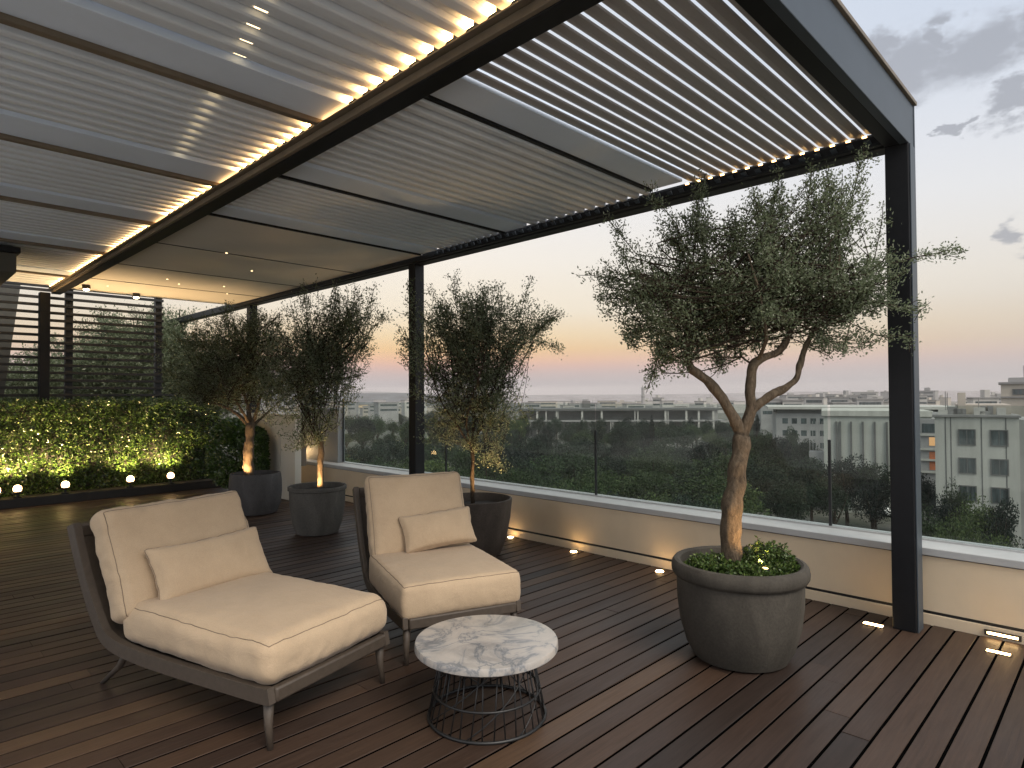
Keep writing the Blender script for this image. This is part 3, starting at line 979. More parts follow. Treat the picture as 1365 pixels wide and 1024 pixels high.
# ------------------------------------------------------------------ coffee table
def table():
    cx, cy = (Vector((1.879, 2.023)) + Vector((FH.x, FH.y)) * 0.27)[:]
    t = thing('coffee_table', 'round marble topped coffee table on a black wire drum base', 'table', (cx, cy, 0))
    prof = [(0.322, 0.312), (0.334, 0.315), (0.339, 0.320), (0.338, 0.344), (0.335, 0.350), (0.328, 0.352)]
    MB().lathe(prof, 72, wob=0.004).build('tabletop', M['marble'], t, 'auto')
    mb = MB()
    rt, rb = 0.215, 0.275
    ring = lambda r, z: [(r * math.cos(2 * PI * k / 48), r * math.sin(2 * PI * k / 48), z) for k in range(49)]
    mb.tube(ring(rb, 0.008), 0.008, 6); mb.tube(ring(rt, 0.305), 0.006, 6); mb.tube(ring(0.250, 0.125), 0.006, 6)
    for k in range(34):
        a = 2 * PI * k / 34
        b = a + (0.0 if k % 2 else 0.12)
        mb.tube([(rb * math.cos(a), rb * math.sin(a), 0.006), (rt * math.cos(b), rt * math.sin(b), 0.308)], 0.0034, 5)
    for k in range(7):
        a = 2 * PI * k / 7
        n = 10
        mb.tube([((rb + (rt - rb) * q / n) * math.cos(a + 1.5 * q / n), (rb + (rt - rb) * q / n) * math.sin(a + 1.5 * q / n), 0.006 + 0.302 * q / n) for q in range(n + 1)], 0.0034, 5)
    mb.build('wire_base', M['wire'], t, True)


table()


# ------------------------------------------------------------------ planters
def planter(name, label, x, y, prof, mt, soil_r, soil_z):
    t = thing(name, label, 'planter', (x, y, 0))
    MB().lathe(prof, 64).build('pot', mt, t, 'auto')
    mb = MB()
    N = 28
    vs = [(0, 0, soil_z + 0.02)]
    fs = []
    for ri in range(1, 6):
        for k in range(N):
            a = 2 * PI * k / N
            r = soil_r * ri / 5
            vs.append((r * math.cos(a), r * math.sin(a), soil_z + 0.02 * (1 - ri / 5) + random.uniform(-0.006, 0.006)))
    for k in range(N):
        fs.append((0, 1 + k, 1 + (k + 1) % N))
        for ri in range(4):
            a = 1 + ri * N + k; b = 1 + ri * N + (k + 1) % N
            fs.append((a, a + N, b + N, b))
    mb.add(vs, fs).build('soil', M['soil'], t, True)
    return t


P4 = (3.54, 1.65)
planter('planter', 'large grey clay pot with thick rolled rim in the right foreground', *P4,
        [(0.2333, 0), (0.2608, 0.012), (0.2974, 0.08), (0.3312, 0.20), (0.3459, 0.32), (0.3495, 0.43), (0.3477, 0.455), (0.3642, 0.462), (0.3751, 0.48), (0.3779, 0.505),
         (0.3733, 0.53), (0.3614, 0.546), (0.3431, 0.550), (0.3276, 0.540), (0.3202, 0.50), (0.3157, 0.44)], M['pot'], 0.318, 0.47)
P3 = (4.05, 4.48)
planter('planter', 'dark brown clay pot half hidden behind the smaller lounge chair', *P3,
        [(0.21, 0), (0.24, 0.02), (0.30, 0.18), (0.335, 0.36), (0.352, 0.52), (0.352, 0.535), (0.335, 0.54), (0.325, 0.52), (0.31, 0.40)], M['pot_brown'], 0.318, 0.46)
P2 = (3.51, 6.48)
planter('planter', 'round grey clay pot left of the smaller chair back', *P2,
        [(0.20, 0), (0.225, 0.012), (0.265, 0.12), (0.292, 0.28), (0.300, 0.44), (0.300, 0.475), (0.314, 0.482), (0.316, 0.515), (0.305, 0.525), (0.285, 0.52), (0.278, 0.40)], M['pot_mid'], 0.28, 0.46)
P1 = (3.56, 8.19)
planter('planter', 'dark rounded clay pot farthest left, by the hedge corner', *P1,
        [(0.24, 0), (0.265, 0.012), (0.31, 0.12), (0.325, 0.28), (0.322, 0.42), (0.312, 0.50), (0.304, 0.52), (0.288, 0.52), (0.282, 0.40)], M['pot_dark'], 0.285, 0.46)


# ------------------------------------------------------------------ olive trees
def grow(name, label, cat, base, limbs, blobs, n_twig, leaf_n, leaf_l, leaf_w, bark, leafmat, seed, twig=(0.14, 0.30), upness=0.5, group=None, shoots=(), rmin=0.0017, wander=0.12):
    """limbs and crown blobs in a local frame: x across the view, y away, z up"""
    rg = np.random.default_rng(seed)
    t = thing(name, label, cat, base, AZ - PI / 2, group)
    nodes, parent, fixed, kids = [], [], [], []

    def addn(q, par, r=None):
        nodes.append(Vector(q)); parent.append(par); fixed.append(r)
        return len(nodes) - 1
    first = {}
    for lm in limbs:
        pts, r0, r1, att = lm
        pts = [Vector(q) for q in pts]
        # densify with a smooth curve
        dense = []
        for i in range(len(pts) - 1):
            p0 = pts[max(i - 1, 0)]; p1 = pts[i]; p2 = pts[i + 1]; p3 = pts[min(i + 2, len(pts) - 1)]
            for k in range(7):
                s = k / 7
                dense.append(0.5 * ((2 * p1) + (p2 - p0) * s + (2 * p0 - 5 * p1 + 4 * p2 - p3) * s * s + (3 * p1 - p0 - 3 * p2 + p3) * s ** 3))
        dense.append(pts[-1])
        par = -1
        if nodes:
            par = min(range(len(nodes)), key=lambda i: (nodes[i] - dense[0]).length)
        for i, q in enumerate(dense):
            s = i / (len(dense) - 1)
            par = addn(q, par, r0 + (r1 - r0) * s)
    n_l = len(nodes)
    # twig targets inside the blobs
    tg = []
    wts = np.array([b[6] for b in blobs], float); wts /= wts.sum()
    for _ in range(n_twig):
        b = blobs[rg.choice(len(blobs), p=wts)]
        q = unit(rg.normal(size=3)) * rg.uniform(0.05, 1.0) ** 0.45
        tg.append(Vector((b[0] + q[0] * b[3], b[1] + q[1] * b[4], b[2] + q[2] * b[5])))
    core = nodes[0]
    arr = [tuple(q) for q in nodes]
    A = np.array(arr)
    tg.sort(key=lambda q: float(np.min(np.linalg.norm(A - np.array(q), axis=1))))
    LP, LD = [], []

    def leaves_on(a, b, n):
        a, b = np.array(a), np.array(b)
        d = unit(b - a)
        s = rg.uniform(0, 1, n)
        pos = a + (b - a) * s[:, None] + rg.normal(0, leaf_l * 0.95, (n, 3))
        dr = unit(d * rg.uniform(0.0, 1.0, (n, 1)) + rg.normal(0, 0.8, (n, 3)) + np.array([0, 0, 0.15]))
        LP.append(pos); LD.append(dr)
    NA = np.array([tuple(q) for q in nodes])
    for q in tg:
        dist = np.linalg.norm(NA - np.array(q), axis=1)
        dist = dist + 0.35 * np.maximum(0, NA[:, 2] - q.z + 0.02)           # prefer to grow up and out
        dist[:max(4, int(n_l * 0.1))] += 5
        i = int(np.argmin(dist))
        s0 = nodes[i]
        v = q - s0
        ln = v.length
        ns = max(2, min(7, int(ln / 0.07)))
        mid = s0 + v * 0.5 + Vector((0, 0, -0.10 * ln * upness)) + Vector(rg.normal(0, wander * ln * 0.5, 3))
        par = i
        newp = []
        for k in range(1, ns + 1):
            s = k / ns
            w = s0 * (1 - s) ** 2 + mid * 2 * s * (1 - s) + q * s * s
            par = addn(w, par)
            newp.append(tuple(w))
        NA = np.vstack([NA, np.array(newp)])
        # a leafy shoot beyond the target, turned upwards and outwards
        out = (q - Vector((0, 0, core.z + 0.55 * (q.z - core.z)))); out.z *= 0.4
        dr = (v.normalized() * 0.5 + out.normalized() * 0.45 + Vector((0, 0, upness)) + Vector(rg.normal(0, 0.33, 3))).normalized()
        tl = rg.uniform(*twig)
        e1 = q + dr * tl * 0.5
        e2 = e1 + (dr + Vector((0, 0, 0.25 * upness))).normalized() * tl * 0.5
        p1 = addn(e1, par); addn(e2, p1)
        
        for w0, w1 in zip(newp[:-1], newp[1:]):
            leaves_on(w0, w1, int(leaf_n * 0.16))
        leaves_on(nodes[parent[par]], q, int(leaf_n * 0.25)); leaves_on(q, e1, int(leaf_n * 0.38)); leaves_on(e1, e2, int(leaf_n * 0.42))
        # side sprig
        dr2 = (dr + Vector(rg.normal(0, 0.8, 3))).normalized()
        e3 = q + dr2 * tl * 0.6
        addn(e3, par); leaves_on(q, e3, int(leaf_n * 0.35))
    for pts in shoots:                                                       # long single shoots that stick out of the crown
        pts = [Vector(w) for w in pts]
        par = int(np.argmin(np.linalg.norm(NA - np.array(pts[0]), axis=1)))
        for k, w in enumerate(pts):
            old = nodes[par]
            par = addn(w, par)
            if k:
                leaves_on(old, w, int(leaf_n * 1.6))
                for _ in range(2):
                    e = w + (Vector(rg.normal(0, 0.6, 3)) + (w - old).normalized()).normalized() * 0.09
                    addn(e, par); leaves_on(w, e, int(leaf_n * 0.4))
    # pipe-model radii for everything that is not a main limb
    N = len(nodes)
    rad2 = np.zeros(N)
    for i in range(N - 1, -1, -1):
        r = max(rmin, rad2[i] ** (1 / 2.4)) if rad2[i] > 0 else rmin
        if fixed[i] is not None: r = fixed[i]
        rad2[i] = r
        if parent[i] >= 0: rad2[parent[i]] += r ** 2.4 if fixed[parent[i]] is None else 0
    childs = [[] for _ in range(N)]
    for i in range(N):
        if parent[i] >= 0: childs[parent[i]].append(i)
    tr, br = MB(), MB()
    done = set()
    for i in range(N):
        if parent[i] < 0 or i in done: continue
        # start a chain at its parent
        if any(c in done for c in childs[parent[i]]) or parent[i] >= 0:
            ch = [parent[i], i]
            done.add(i)
            cur = i
            while childs[cur]:
                nx = max(childs[cur], key=lambda c: rad2[c])
                if nx in done: break
                if fixed[cur] is not None and fixed[nx] is None: break
                done.add(nx); ch.append(nx); cur = nx
            rr = [rad2[k] for k in ch]
            rr[0] = min(rr[0], rr[1] * 1.25)
            thick = fixed[i] is not None
            if thick:
                pts = [nodes[k] + Vector((mnoise.noise(nodes[k] * 9 + Vector((seed, 0, 0))), mnoise.noise(nodes[k] * 9 + Vector((0, seed, 5))), 0)) * rad2[k] * 0.25 for k in ch]
                rr = [r * (1 + 0.16 * mnoise.noise(nodes[k] * 11 + Vector((seed, 3, 1)))) for r, k in zip(rr, ch)]
                tr.tube(pts, rr, 22 if rr[0] > 0.015 else 10)
            else:
                br.tube([nodes[k] for k in ch], rr, 5, False)
    vv = []
    for q in tr.v:
        w = Vector(q)
        a1 = mnoise.noise_vector(w * 13 + Vector((seed, 0, 0))); a2 = mnoise.noise_vector(w * 38 + Vector((0, seed, 0)))
        vv.append(tuple(w + a1 * 0.0075 + a2 * 0.003))
    tr.v = vv
    tr.build('trunk', bark, t, True)
    br.build('branches', M['bark_dark'], t, True)
    P = np.concatenate(LP); D = np.concatenate(LD)
    n = len(P)
    leaf_mesh('crown', P, D, rg.uniform(leaf_l * 0.7, leaf_l * 1.2, n), rg.uniform(leaf_w * 0.8, leaf_w * 1.2, n), leafmat, t)
    return t


def local(base, d, x0):
    """photo position to the tree's local x and z, for a tree standing d metres away"""
    k = d / F_PX
    def g(px, py, y=0.0):
        kk = (d + y) / F_PX
        return ((px - 682.5) * kk - (base[0] * RH.x + base[1] * RH.y), y, EYE + (529.7 - (px - 682.5) * 0.00524 - py) * kk - base[2])
    return g


# tree in the big pot
B4 = (P4[0], P4[1], 0.47)
d4 = P4[0] * FH.x + P4[1] * FH.y
g = local(B4, d4, 0)
kp = d4 / F_PX


def bl(px, py, wpx, hpx, y=0.0, dy=0.3, wt=1.0, kk=None):
    q = g(px, py, y)
    kk = kk or kp
    return (q[0], q[1], q[2], wpx * kk, dy, hpx * kk, wt)


limbs4 = [
    ([g(974, 756), g(972, 720), g(975, 670), g(984, 615), g(988, 582)], 0.062, 0.045, None),
    ([g(988, 582), g(972, 548), g(948, 515), g(928, 497), g(921, 490, -0.02), g(916, 470), g(918, 440), g(924, 400), g(920, 350)], 0.034, 0.012, None),
    ([g(988, 582), g(1000, 552), g(1001, 520), g(1003, 492), g(1012, 482), g(1038, 470), g(1052, 450), g(1058, 410, 0.05), g(1062, 350, 0.08)], 0.036, 0.012, None),
    ([g(1000, 550), g(1022, 532), g(1048, 517), g(1062, 506), g(1066, 490), g(1074, 466), g(1088, 440), g(1110, 400, -0.08), g(1122, 340, -0.1)], 0.027, 0.009, None),
    ([g(918, 440), g(900, 405, -0.1), g(872, 380, -0.15), g(840, 365, -0.15)], 0.012, 0.005, None),
    ([g(918, 455), g(940, 420, 0.2), g(960, 370, 0.3)], 0.011, 0.005, None),
    ([g(1010, 483), g(1022, 450, -0.15), g(1015, 400, -0.25), g(1000, 340, -0.25)], 0.012, 0.005, None),
    ([g(1088, 440), g(1125, 415, 0.15), g(1160, 380, 0.2)], 0.010, 0.005, None),
]
blobs4 = [bl(850, 390, 50, 48, -0.05, 0.25, 0.8), bl(905, 410, 62, 66, 0.0, 0.35, 1.25), bl(920, 325, 45, 62, 0.05, 0.3, 0.9), bl(868, 450, 48, 30, 0, 0.2, 0.35),
          bl(1005, 395, 70, 72, -0.1, 0.4, 1.7), bl(1005, 305, 46, 52, 0.0, 0.3, 0.8), bl(1075, 385, 72, 66, 0, 0.4, 1.7), bl(1070, 300, 58, 62, 0.05, 0.35, 1.1),
          bl(1125, 400, 48, 52, 0.05, 0.3, 0.9), bl(1120, 300, 38, 60, -0.05, 0.22, 0.55), bl(960, 460, 40, 38, 0.1, 0.2, 0.4), bl(1165, 370, 28, 40, -0.1, 0.15, 0.3), bl(1112, 466, 42, 22, 0.0, 0.2, 0.3), bl(1035, 455, 30, 24, 0.05, 0.2, 0.25), bl(900, 478, 36, 26, 0.0, 0.2, 0.3), bl(965, 478, 26, 22, 0.0, 0.15, 0.2)]
shoots4 = [[g(1110, 330), g(1130, 290), g(1142, 255), g(1150, 225), g(1156, 208)], [g(930, 320), g(932, 290), g(934, 265), g(940, 250)], [g(1075, 300), g(1082, 260), g(1086, 232)],
           [g(1030, 310), g(1035, 270), g(1042, 240)], [g(1120, 320), g(1112, 270), g(1106, 235)], [g(1150, 370, -0.1), g(1190, 352, -0.12), g(1225, 343, -0.12), g(1255, 338, -0.12), g(1277, 332, -0.12)],
           [g(1140, 400, -0.1), g(1175, 405, -0.15), g(1205, 412, -0.15), g(1228, 416, -0.15)], [g(1130, 430), g(1170, 448, -0.1), g(1215, 450, -0.12)],
           [g(845, 380), g(815, 372), g(790, 368)], [g(850, 340), g(830, 315), g(822, 305)], [g(905, 300), g(885, 275), g(872, 262)], [g(880, 470), g(872, 495), g(868, 508)], [g(1160, 380), g(1172, 330), g(1180, 290)]]
grow('olive_tree', 'large gnarled olive tree with three limbs in the big grey pot', 'tree', B4, limbs4, blobs4, 600, 58, 0.021, 0.0088, M['bark'], M['olive'], 11,
     (0.05, 0.13), 0.6, 'potted olive trees on the deck', shoots4)

# tree 3, slim stem and airy fan of twigs
B3 = (P3[0], P3[1], 0.46)
d3 = P3[0] * FH.x + P3[1] * FH.y
g = local(B3, d3, 0); kp = d3 / F_PX
limbs3 = [([g(630, 672), g(629, 640), g(630, 612), g(628, 592)], 0.022, 0.017, None),
          ([g(628, 592), g(618, 560), g(607, 520), g(600, 470)], 0.012, 0.005, None), ([g(628, 594), g(632, 550), g(630, 500), g(634, 440)], 0.012, 0.005, None),
          ([g(628, 596), g(645, 565), g(664, 530), g(680, 480), g(700, 420)], 0.013, 0.004, None), ([g(629, 600), g(640, 560, .2), g(648, 510, .25), g(655, 440, .3)], 0.011, 0.004, None),
          ([g(628, 598), g(610, 570, -.15), g(585, 530, -.2), g(568, 470, -.2)], 0.011, 0.004, None), ([g(628, 596), g(622, 560, -.2), g(640, 500, -.3), g(650, 460, -.3)], 0.010, 0.004, None)]
blobs3 = [bl(575, 470, 40, 62, 0, .3, 1.0), bl(615, 440, 48, 52, 0, .4, 1.5), bl(650, 460, 48, 66, 0, .4, 1.6), bl(690, 450, 36, 50, 0, .3, .8), bl(610, 530, 55, 46, 0, .4, 1.3),
          bl(660, 545, 40, 46, 0, .35, .9), bl(645, 600, 30, 28, 0, .2, .25), bl(600, 580, 35, 26, 0, .25, .35), bl(720, 440, 22, 28, 0, .15, .25)]
shoots3 = [[g(610, 420), g(608, 395), g(606, 374)], [g(690, 430), g(698, 405), g(706, 382)], [g(715, 445), g(730, 430), g(742, 424)], [g(555, 440), g(547, 405), g(544, 385)], [g(640, 420), g(645, 390)], [g(575, 430), g(578, 390)], [g(670, 420), g(668, 392)], [g(712, 455), g(732, 462), g(744, 466)]]
grow('olive_tree', 'slim stemmed airy olive tree in the brown pot behind the smaller chair', 'tree', B3, limbs3, blobs3, 400, 48, 0.027, 0.011, M['bark_dark'], M['olive'], 23, (0.10, 0.22), 0.7, 'potted olive trees on the deck', shoots3)

B2 = (P2[0], P2[1], 0.46)
d2 = P2[0] * FH.x + P2[1] * FH.y
g = local(B2, d2, 0); kp = d2 / F_PX
limbs2 = [([g(427, 650), g(427, 625), g(428, 602), g(427, 590)], 0.034, 0.03, None)] + \
         [([g(427, 596), g(427 + a * .35, 560, b), g(427 + a * .7, 520, b * 1.5), g(427 + a, 450, b * 2)], 0.014, 0.005, None) for a, b in ((-45, 0), (-18, .1), (8, -.1), (35, .08), (58, 0), (20, .2))]
blobs2 = [bl(395, 475, 42, 52, 0, .35, 1.2), bl(432, 450, 42, 54, 0, .4, 1.5), bl(470, 440, 34, 46, 0, .3, 1.0), bl(440, 510, 46, 40, 0, .35, 1.1), bl(380, 520, 36, 34, 0, .3, .6), bl(425, 560, 34, 26, 0, .2, .4), bl(410, 590, 28, 14, 0, .15, .15)]
shoots2 = [[g(410, 430), g(407, 405), g(405, 388)], [g(488, 425), g(494, 405), g(498, 388)], [g(495, 440), g(508, 428), g(515, 424)], [g(445, 420), g(447, 392)], [g(385, 440), g(381, 415)], [g(470, 410), g(473, 388)]]
grow('olive_tree', 'broom shaped olive tree with a brightly lit trunk foot in the round grey pot', 'tree', B2, limbs2, blobs2, 390, 44, 0.028, 0.0115, M['bark'], M['olive'], 31, (0.10, 0.24), 0.75, 'potted olive trees on the deck', shoots2)

B1 = (P1[0], P1[1], 0.46)
d1 = P1[0] * FH.x + P1[1] * FH.y
g = local(B1, d1, 0); kp = d1 / F_PX
limbs1 = [([g(332, 636), g(331, 610), g(333, 585), g(334, 566)], 0.068, 0.055, None), ([g(334, 570), g(318, 555), g(298, 543), g(270, 535)], 0.03, 0.008, None), ([g(334, 568), g(330, 540), g(318, 505), g(310, 460)], 0.026, 0.008, None),
          ([g(335, 568), g(345, 540), g(352, 500), g(360, 450)], 0.028, 0.008, None), ([g(336, 570), g(356, 552, .2), g(380, 530, .3)], 0.02, 0.007, None), ([g(333, 568), g(320, 545, -.2), g(290, 500, -.3)], 0.02, 0.007, None)]
blobs1 = [bl(262, 480, 42, 46, 0, .4, 1.0), bl(300, 465, 48, 48, 0, .5, 1.5), bl(340, 465, 46, 44, 0, .5, 1.4), bl(375, 490, 30, 44, 0, .4, .8), bl(320, 515, 64, 30, 0, .5, 1.4), bl(270, 530, 40, 24, 0, .4, .7), bl(375, 550, 30, 26, 0, .3, .35)]
shoots1 = [[g(300, 440), g(302, 425), g(305, 412)], [g(265, 450), g(258, 430)], [g(335, 440), g(338, 420)]]
grow('olive_tree', 'broad crowned olive tree with a thick short trunk in the dark pot by the hedge', 'tree', B1, limbs1, blobs1, 440, 46, 0.030, 0.012, M['bark'], M['olive'], 47, (0.12, 0.25), 0.45, 'potted olive trees on the deck', shoots1)


def pot_spot(label, base, off, e, aim, lift=0.0):
    l = thing('pot_spotlight', label, 'spotlight', (base[0] + off[0], base[1] + off[1], base[2] - 0.05 + lift), 0, 'small spotlights in the planters')
    MB().lathe([(0.012, -0.03), (0.012, 0.02), (0.024, 0.03), (0.026, 0.055), (0.022, 0.058)], 14).build('housing', M['black'], l)
    MB().lathe([(0.019, 0.0585), (0.012, 0.061)], 14).build('lens', M['led_soft'], l)
    lamp('pot_light', 'SPOT', (0, 0, 0.085), e * 1.7, l, aim, 0.015, 100, 0.7, (1, 0.62, 0.28))


fr = -FH
pot_spot('small spotlight in the round grey pot at the lit trunk', B2, (fr.x * 0.16, fr.y * 0.16), 22, (FH.x * 0.55, FH.y * 0.55, 0.75))
pot_spot('small spotlight in the dark pot by the hedge at the thick trunk', B1, (fr.x * 0.2 - RH.x * 0.1, fr.y * 0.2 - RH.y * 0.1), 26, (FH.x * 0.5 + RH.x * .2, FH.y * 0.5 + RH.y * .2, 0.9))
pot_spot('small spotlight hidden among the groundcover of the big grey pot', B4, (fr.x * 0.20 + RH.x * 0.07, fr.y * 0.20 + RH.y * 0.07), 9, (FH.x * 0.62 - RH.x * 0.2, FH.y * 0.62 - RH.y * 0.2, 0.75), 0.075)
pot_spot('small spotlight in the brown pot behind the smaller chair', B3, (fr.x * 0.18 + RH.x * 0.1, fr.y * 0.18 + RH.y * 0.1), 26, (FH.x * 0.3, FH.y * 0.3, 0.9))


def ground_shrub(label, base, cx, cy, rx, ry, h, n):
    t = thing('groundcover_shrub', label, 'shrub', (base[0], base[1], base[2]), AZ - PI / 2, 'small shrubs at the foot of the big olive')
    P, D = [], []
    mb = MB()
    for _ in range(n):
        a, r = random.uniform(0, 2 * PI), math.sqrt(random.random())
        s0 = Vector((cx + rx * r * math.cos(a) * 0.7, cy + ry * r * math.sin(a) * 0.7, 0))
        hh = h * (1 - 0.6 * r * r) * random.uniform(0.6, 1.1)
        e = Vector((cx + rx * r * math.cos(a) * 1.05, cy + ry * r * math.sin(a) * 1.05, hh))
        mid = s0.lerp(e, 0.5) + Vector((random.gauss(0, .01), random.gauss(0, .01), 0))
        mb.tube([s0, mid, e], [0.0016, 0.0014, 0.001], 4, False)
        for q in range(26):
            s = random.uniform(0.25, 1)
            w = s0.lerp(mid, s * 2) if s < .5 else mid.lerp(e, s * 2 - 1)
            P.append(tuple(w)); D.append(tuple(Vector((random.gauss(0, .8), random.gauss(0, .8), random.gauss(0.35, .5))).normalized()))
    mb.build('stem_mass', M['bark_dark'], t)
    nn = len(P)
    leaf_mesh('foliage', np.array(P), np.array(D), rng.uniform(0.014, 0.026, nn), rng.uniform(0.009, 0.015, nn), M['shrub'], t)


ground_shrub('taller bright green shrub right of the trunk in the big grey pot', B4, 0.165, 0.0, 0.155, 0.20, 0.20, 200)
ground_shrub('low green shrub left of the trunk in the big grey pot', B4, -0.16, -0.03, 0.16, 0.19, 0.12, 170)
ground_shrub('low creeping greenery in front of the trunk in the big grey pot', B4, 0.0, -0.20, 0.18, 0.10, 0.12, 170)

# trees behind the slatted screen
for i, (px, d, hh, wd, lab) in enumerate(((30, 13.2, 2.5, 0.9, 'loose tree behind the left end of the slatted screen'), (110, 14.0, 3.0, 0.95, 'thin tree behind the middle of the slatted screen'),
                                          (190, 13.4, 3.5, 0.95, 'dense tall tree behind the right end of the slatted screen'), (262, 15.0, 2.9, 0.8, 'tree beyond the hedge behind the farthest potted olive'))):
    b = far(px, 0, d); b.z = -0.2; wd *= 1.35
    lim = [([(0, 0, 0), (0.03, 0, 0.8), (0, 0, 1.2)], 0.05, 0.03, None), ([(0, 0, 1.2), (-wd * .4, 0, hh * .65), (-wd * .6, 0, hh * .9)], 0.02, 0.006, None),
           ([(0, 0, 1.2), (wd * .4, .1, hh * .65), (wd * .6, .1, hh * .9)], 0.02, 0.006, None), ([(0, 0, 1.2), (0, -.1, hh * .7), (0, 0, hh)], 0.02, 0.006, None)]
    bb = [(0, 0, hh * .72, wd, wd * .8, hh * .27, 2), (-wd * .5, 0, hh * .55, wd * .6, .5, hh * .2, 1), (wd * .5, 0, hh * .55, wd * .6, .5, hh * .2, 1)]
    grow('screen_tree', lab, 'tree', b, lim, bb, 300 if i != 2 else 560, 70, 0.075, 0.024, M['bark_dark'], M['olive'], 60 + i, (0.2, 0.45), 0.5, 'trees behind the slatted screen')
b = MB(); b.box(-6, 8, 12.4, 22, -0.4, -0.22); b.build('neighbour_terrace_ground', M['concrete'], kind='structure')

# ------------------------------------------------------------------ the city and park below
GZ = -19.0


def ground():
    mt, nt, bs = new_mat('city_ground')
    f = tex(nt, 0.05, 8, 0.65)
    nt.links.new(ramp(nt, f, [(0.35, (0.035, 0.045, 0.025)), (0.5, (0.06, 0.062, 0.045)), (0.62, (0.16, 0.15, 0.13))]), bs.inputs['Base Color'])
    bs.inputs['Roughness'].default_value = 0.95
    vs, fs = [], []
    rs = [0, 30, 80, 160, 320, 700, 1500, 3400]
    N = 48
    vs.append((0, 0, GZ))
    for r in rs[1:]:
        for k in range(N):
            a = 2 * PI * k / N
            vs.append((r * math.cos(a), r * math.sin(a), GZ))
    for k in range(N):
        fs.append((0, 1 + k, 1 + (k + 1) % N))
        for i in range(len(rs) - 2):
            a = 1 + i * N + k; b = 1 + i * N + (k + 1) % N
            fs.append((a, a + N, b + N, b))
    MB().add(vs, fs).build('ground', mt, kind='structure')
    # darker hill on the left
    vs, fs = [], []
    for i in range(41):
        px = 250 + 430 * i / 40
        e = math.exp(-((px - 465) / 150) ** 6)
        h = 11 * e + 2.4 * mnoise.noise(Vector((px * 0.05, 3, 0))) * e
        for d, z in ((1350, GZ - 1), (1480, GZ + (20 + h * 0.7) * max(e, .02)), (1640, GZ + (20 + h) * max(e, 0.02)), (1740, GZ - 1)):
            q = far(px, 0, d)
            vs.append((q.x, q.y, z))
    for i in range(40):
        for k in range(3):
            a = i * 4 + k
            fs.append((a, a + 4, a + 5, a + 1))
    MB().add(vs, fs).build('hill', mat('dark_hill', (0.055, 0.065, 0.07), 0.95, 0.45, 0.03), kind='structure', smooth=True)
    # distant ridge, haze put into its pale mauve colour
    mb = MB()
    vs, fs = [], []
    n = 90
    for i in range(n + 1):
        px = -900 + 2900 * i / n
        h = 1 + 19 * math.exp(-((px - 470) / 110) ** 2) + 10 * math.exp(-((px - 1150) / 260) ** 2) + 5 * mnoise.noise(Vector((px * 0.006, 2, 0))) + 1.5 * mnoise.noise(Vector((px * 0.05, 7, 0)))
        for d, z in ((1750, GZ - 1), (2000, GZ + 21 + h * 0.8), (2300, GZ + 21 + h), (2900, GZ - 1)):
            q = far(px, 0, d)
            vs.append((q.x, q.y, z))
    for i in range(n):
        for k in range(3):
            a = i * 4 + k
            fs.append((a, a + 4, a + 5, a + 1))
    MB().add(vs, fs).build('hills', mat('hazy_far_hills', (0.20, 0.185, 0.185), 0.95, 0.35, 0.02), kind='structure', smooth=True)


ground()

M['bwall'] = mat('pale_city_render', (0.40, 0.385, 0.35), 0.9, 0.14, 0.25)
M['bwall2'] = mat('grey_city_render', (0.27, 0.265, 0.255), 0.9, 0.15, 0.25)
M['bwall3'] = mat('tan_city_render', (0.36, 0.325, 0.27), 0.9, 0.15, 0.25)
M['hero'] = mat('white_facade', (0.38, 0.375, 0.335), 0.85, 0.16, 0.7, 0.1, 8, stretch=(1, 1, 0.14))
M['hero2'] = mat('greenish_white_facade', (0.37, 0.375, 0.335), 0.85, 0.14, 0.5, stretch=(1, 1, 0.14))
M['bglass'] = mat('dark_window_glass', (0.05, 0.065, 0.066), 0.2, 0.75, 2.2, stretch=(1, 1, 0.12))
M['btrim'] = mat('grey_facade_joint', (0.10, 0.10, 0.095), 0.8)
M['roofgrey'] = mat('roof_grey', (0.20, 0.195, 0.185), 0.9, 0.2, 0.5)
M['orange'] = mat('orange_facade_panel', (0.42, 0.13, 0.05), 0.7, 0.2, 1.0)
M['lit'] = emit('lit_window', (1.0, 0.55, 0.25), 0.8)


def frame_at(px, d, yaw=0.0):
    """origin on the ground and horizontal axes: ax across the view, ay away"""
    o = far(px, 0, d); o.z = GZ
    return o, AZ - PI / 2 + R(yaw) - math.atan((px - 682.5) / F_PX)


def fbox(t, name, mt, x0, x1, y0, y1, z0, z1, bevel=0.0):
    return MB().box(x0, x1, y0, y1, z0, z1).build(name, mt, t, bevel=bevel)


def zof(px, py, d):
    return far(px, py, d).z - GZ


def window(t, x, z, w, h, y=0.0):
    f = MB()
    f.box(x - w / 2 - .12, x + w / 2 + .12, y - 0.10, y + 0.02, z - h / 2 - .12, z - h / 2)
    f.box(x - w / 2 - .12, x + w / 2 + .12, y - 0.10, y + 0.02, z + h / 2, z + h / 2 + .12)
    f.box(x - w / 2 - .12, x - w / 2, y - 0.10, y + 0.02, z - h / 2, z + h / 2)
    f.box(x + w / 2, x + w / 2 + .12, y - 0.10, y + 0.02, z - h / 2, z + h / 2)
    f.box(x - 0.04, x + 0.04, y - 0.07, y + 0.02, z - h / 2, z + h / 2)
    o = f.build('window', M['btrim'], t)
    MB().box(x - w / 2, x + w / 2, y - 0.03, y + 0.015, z - h / 2, z + h / 2).build('pane', M['bglass'], o)
    return o


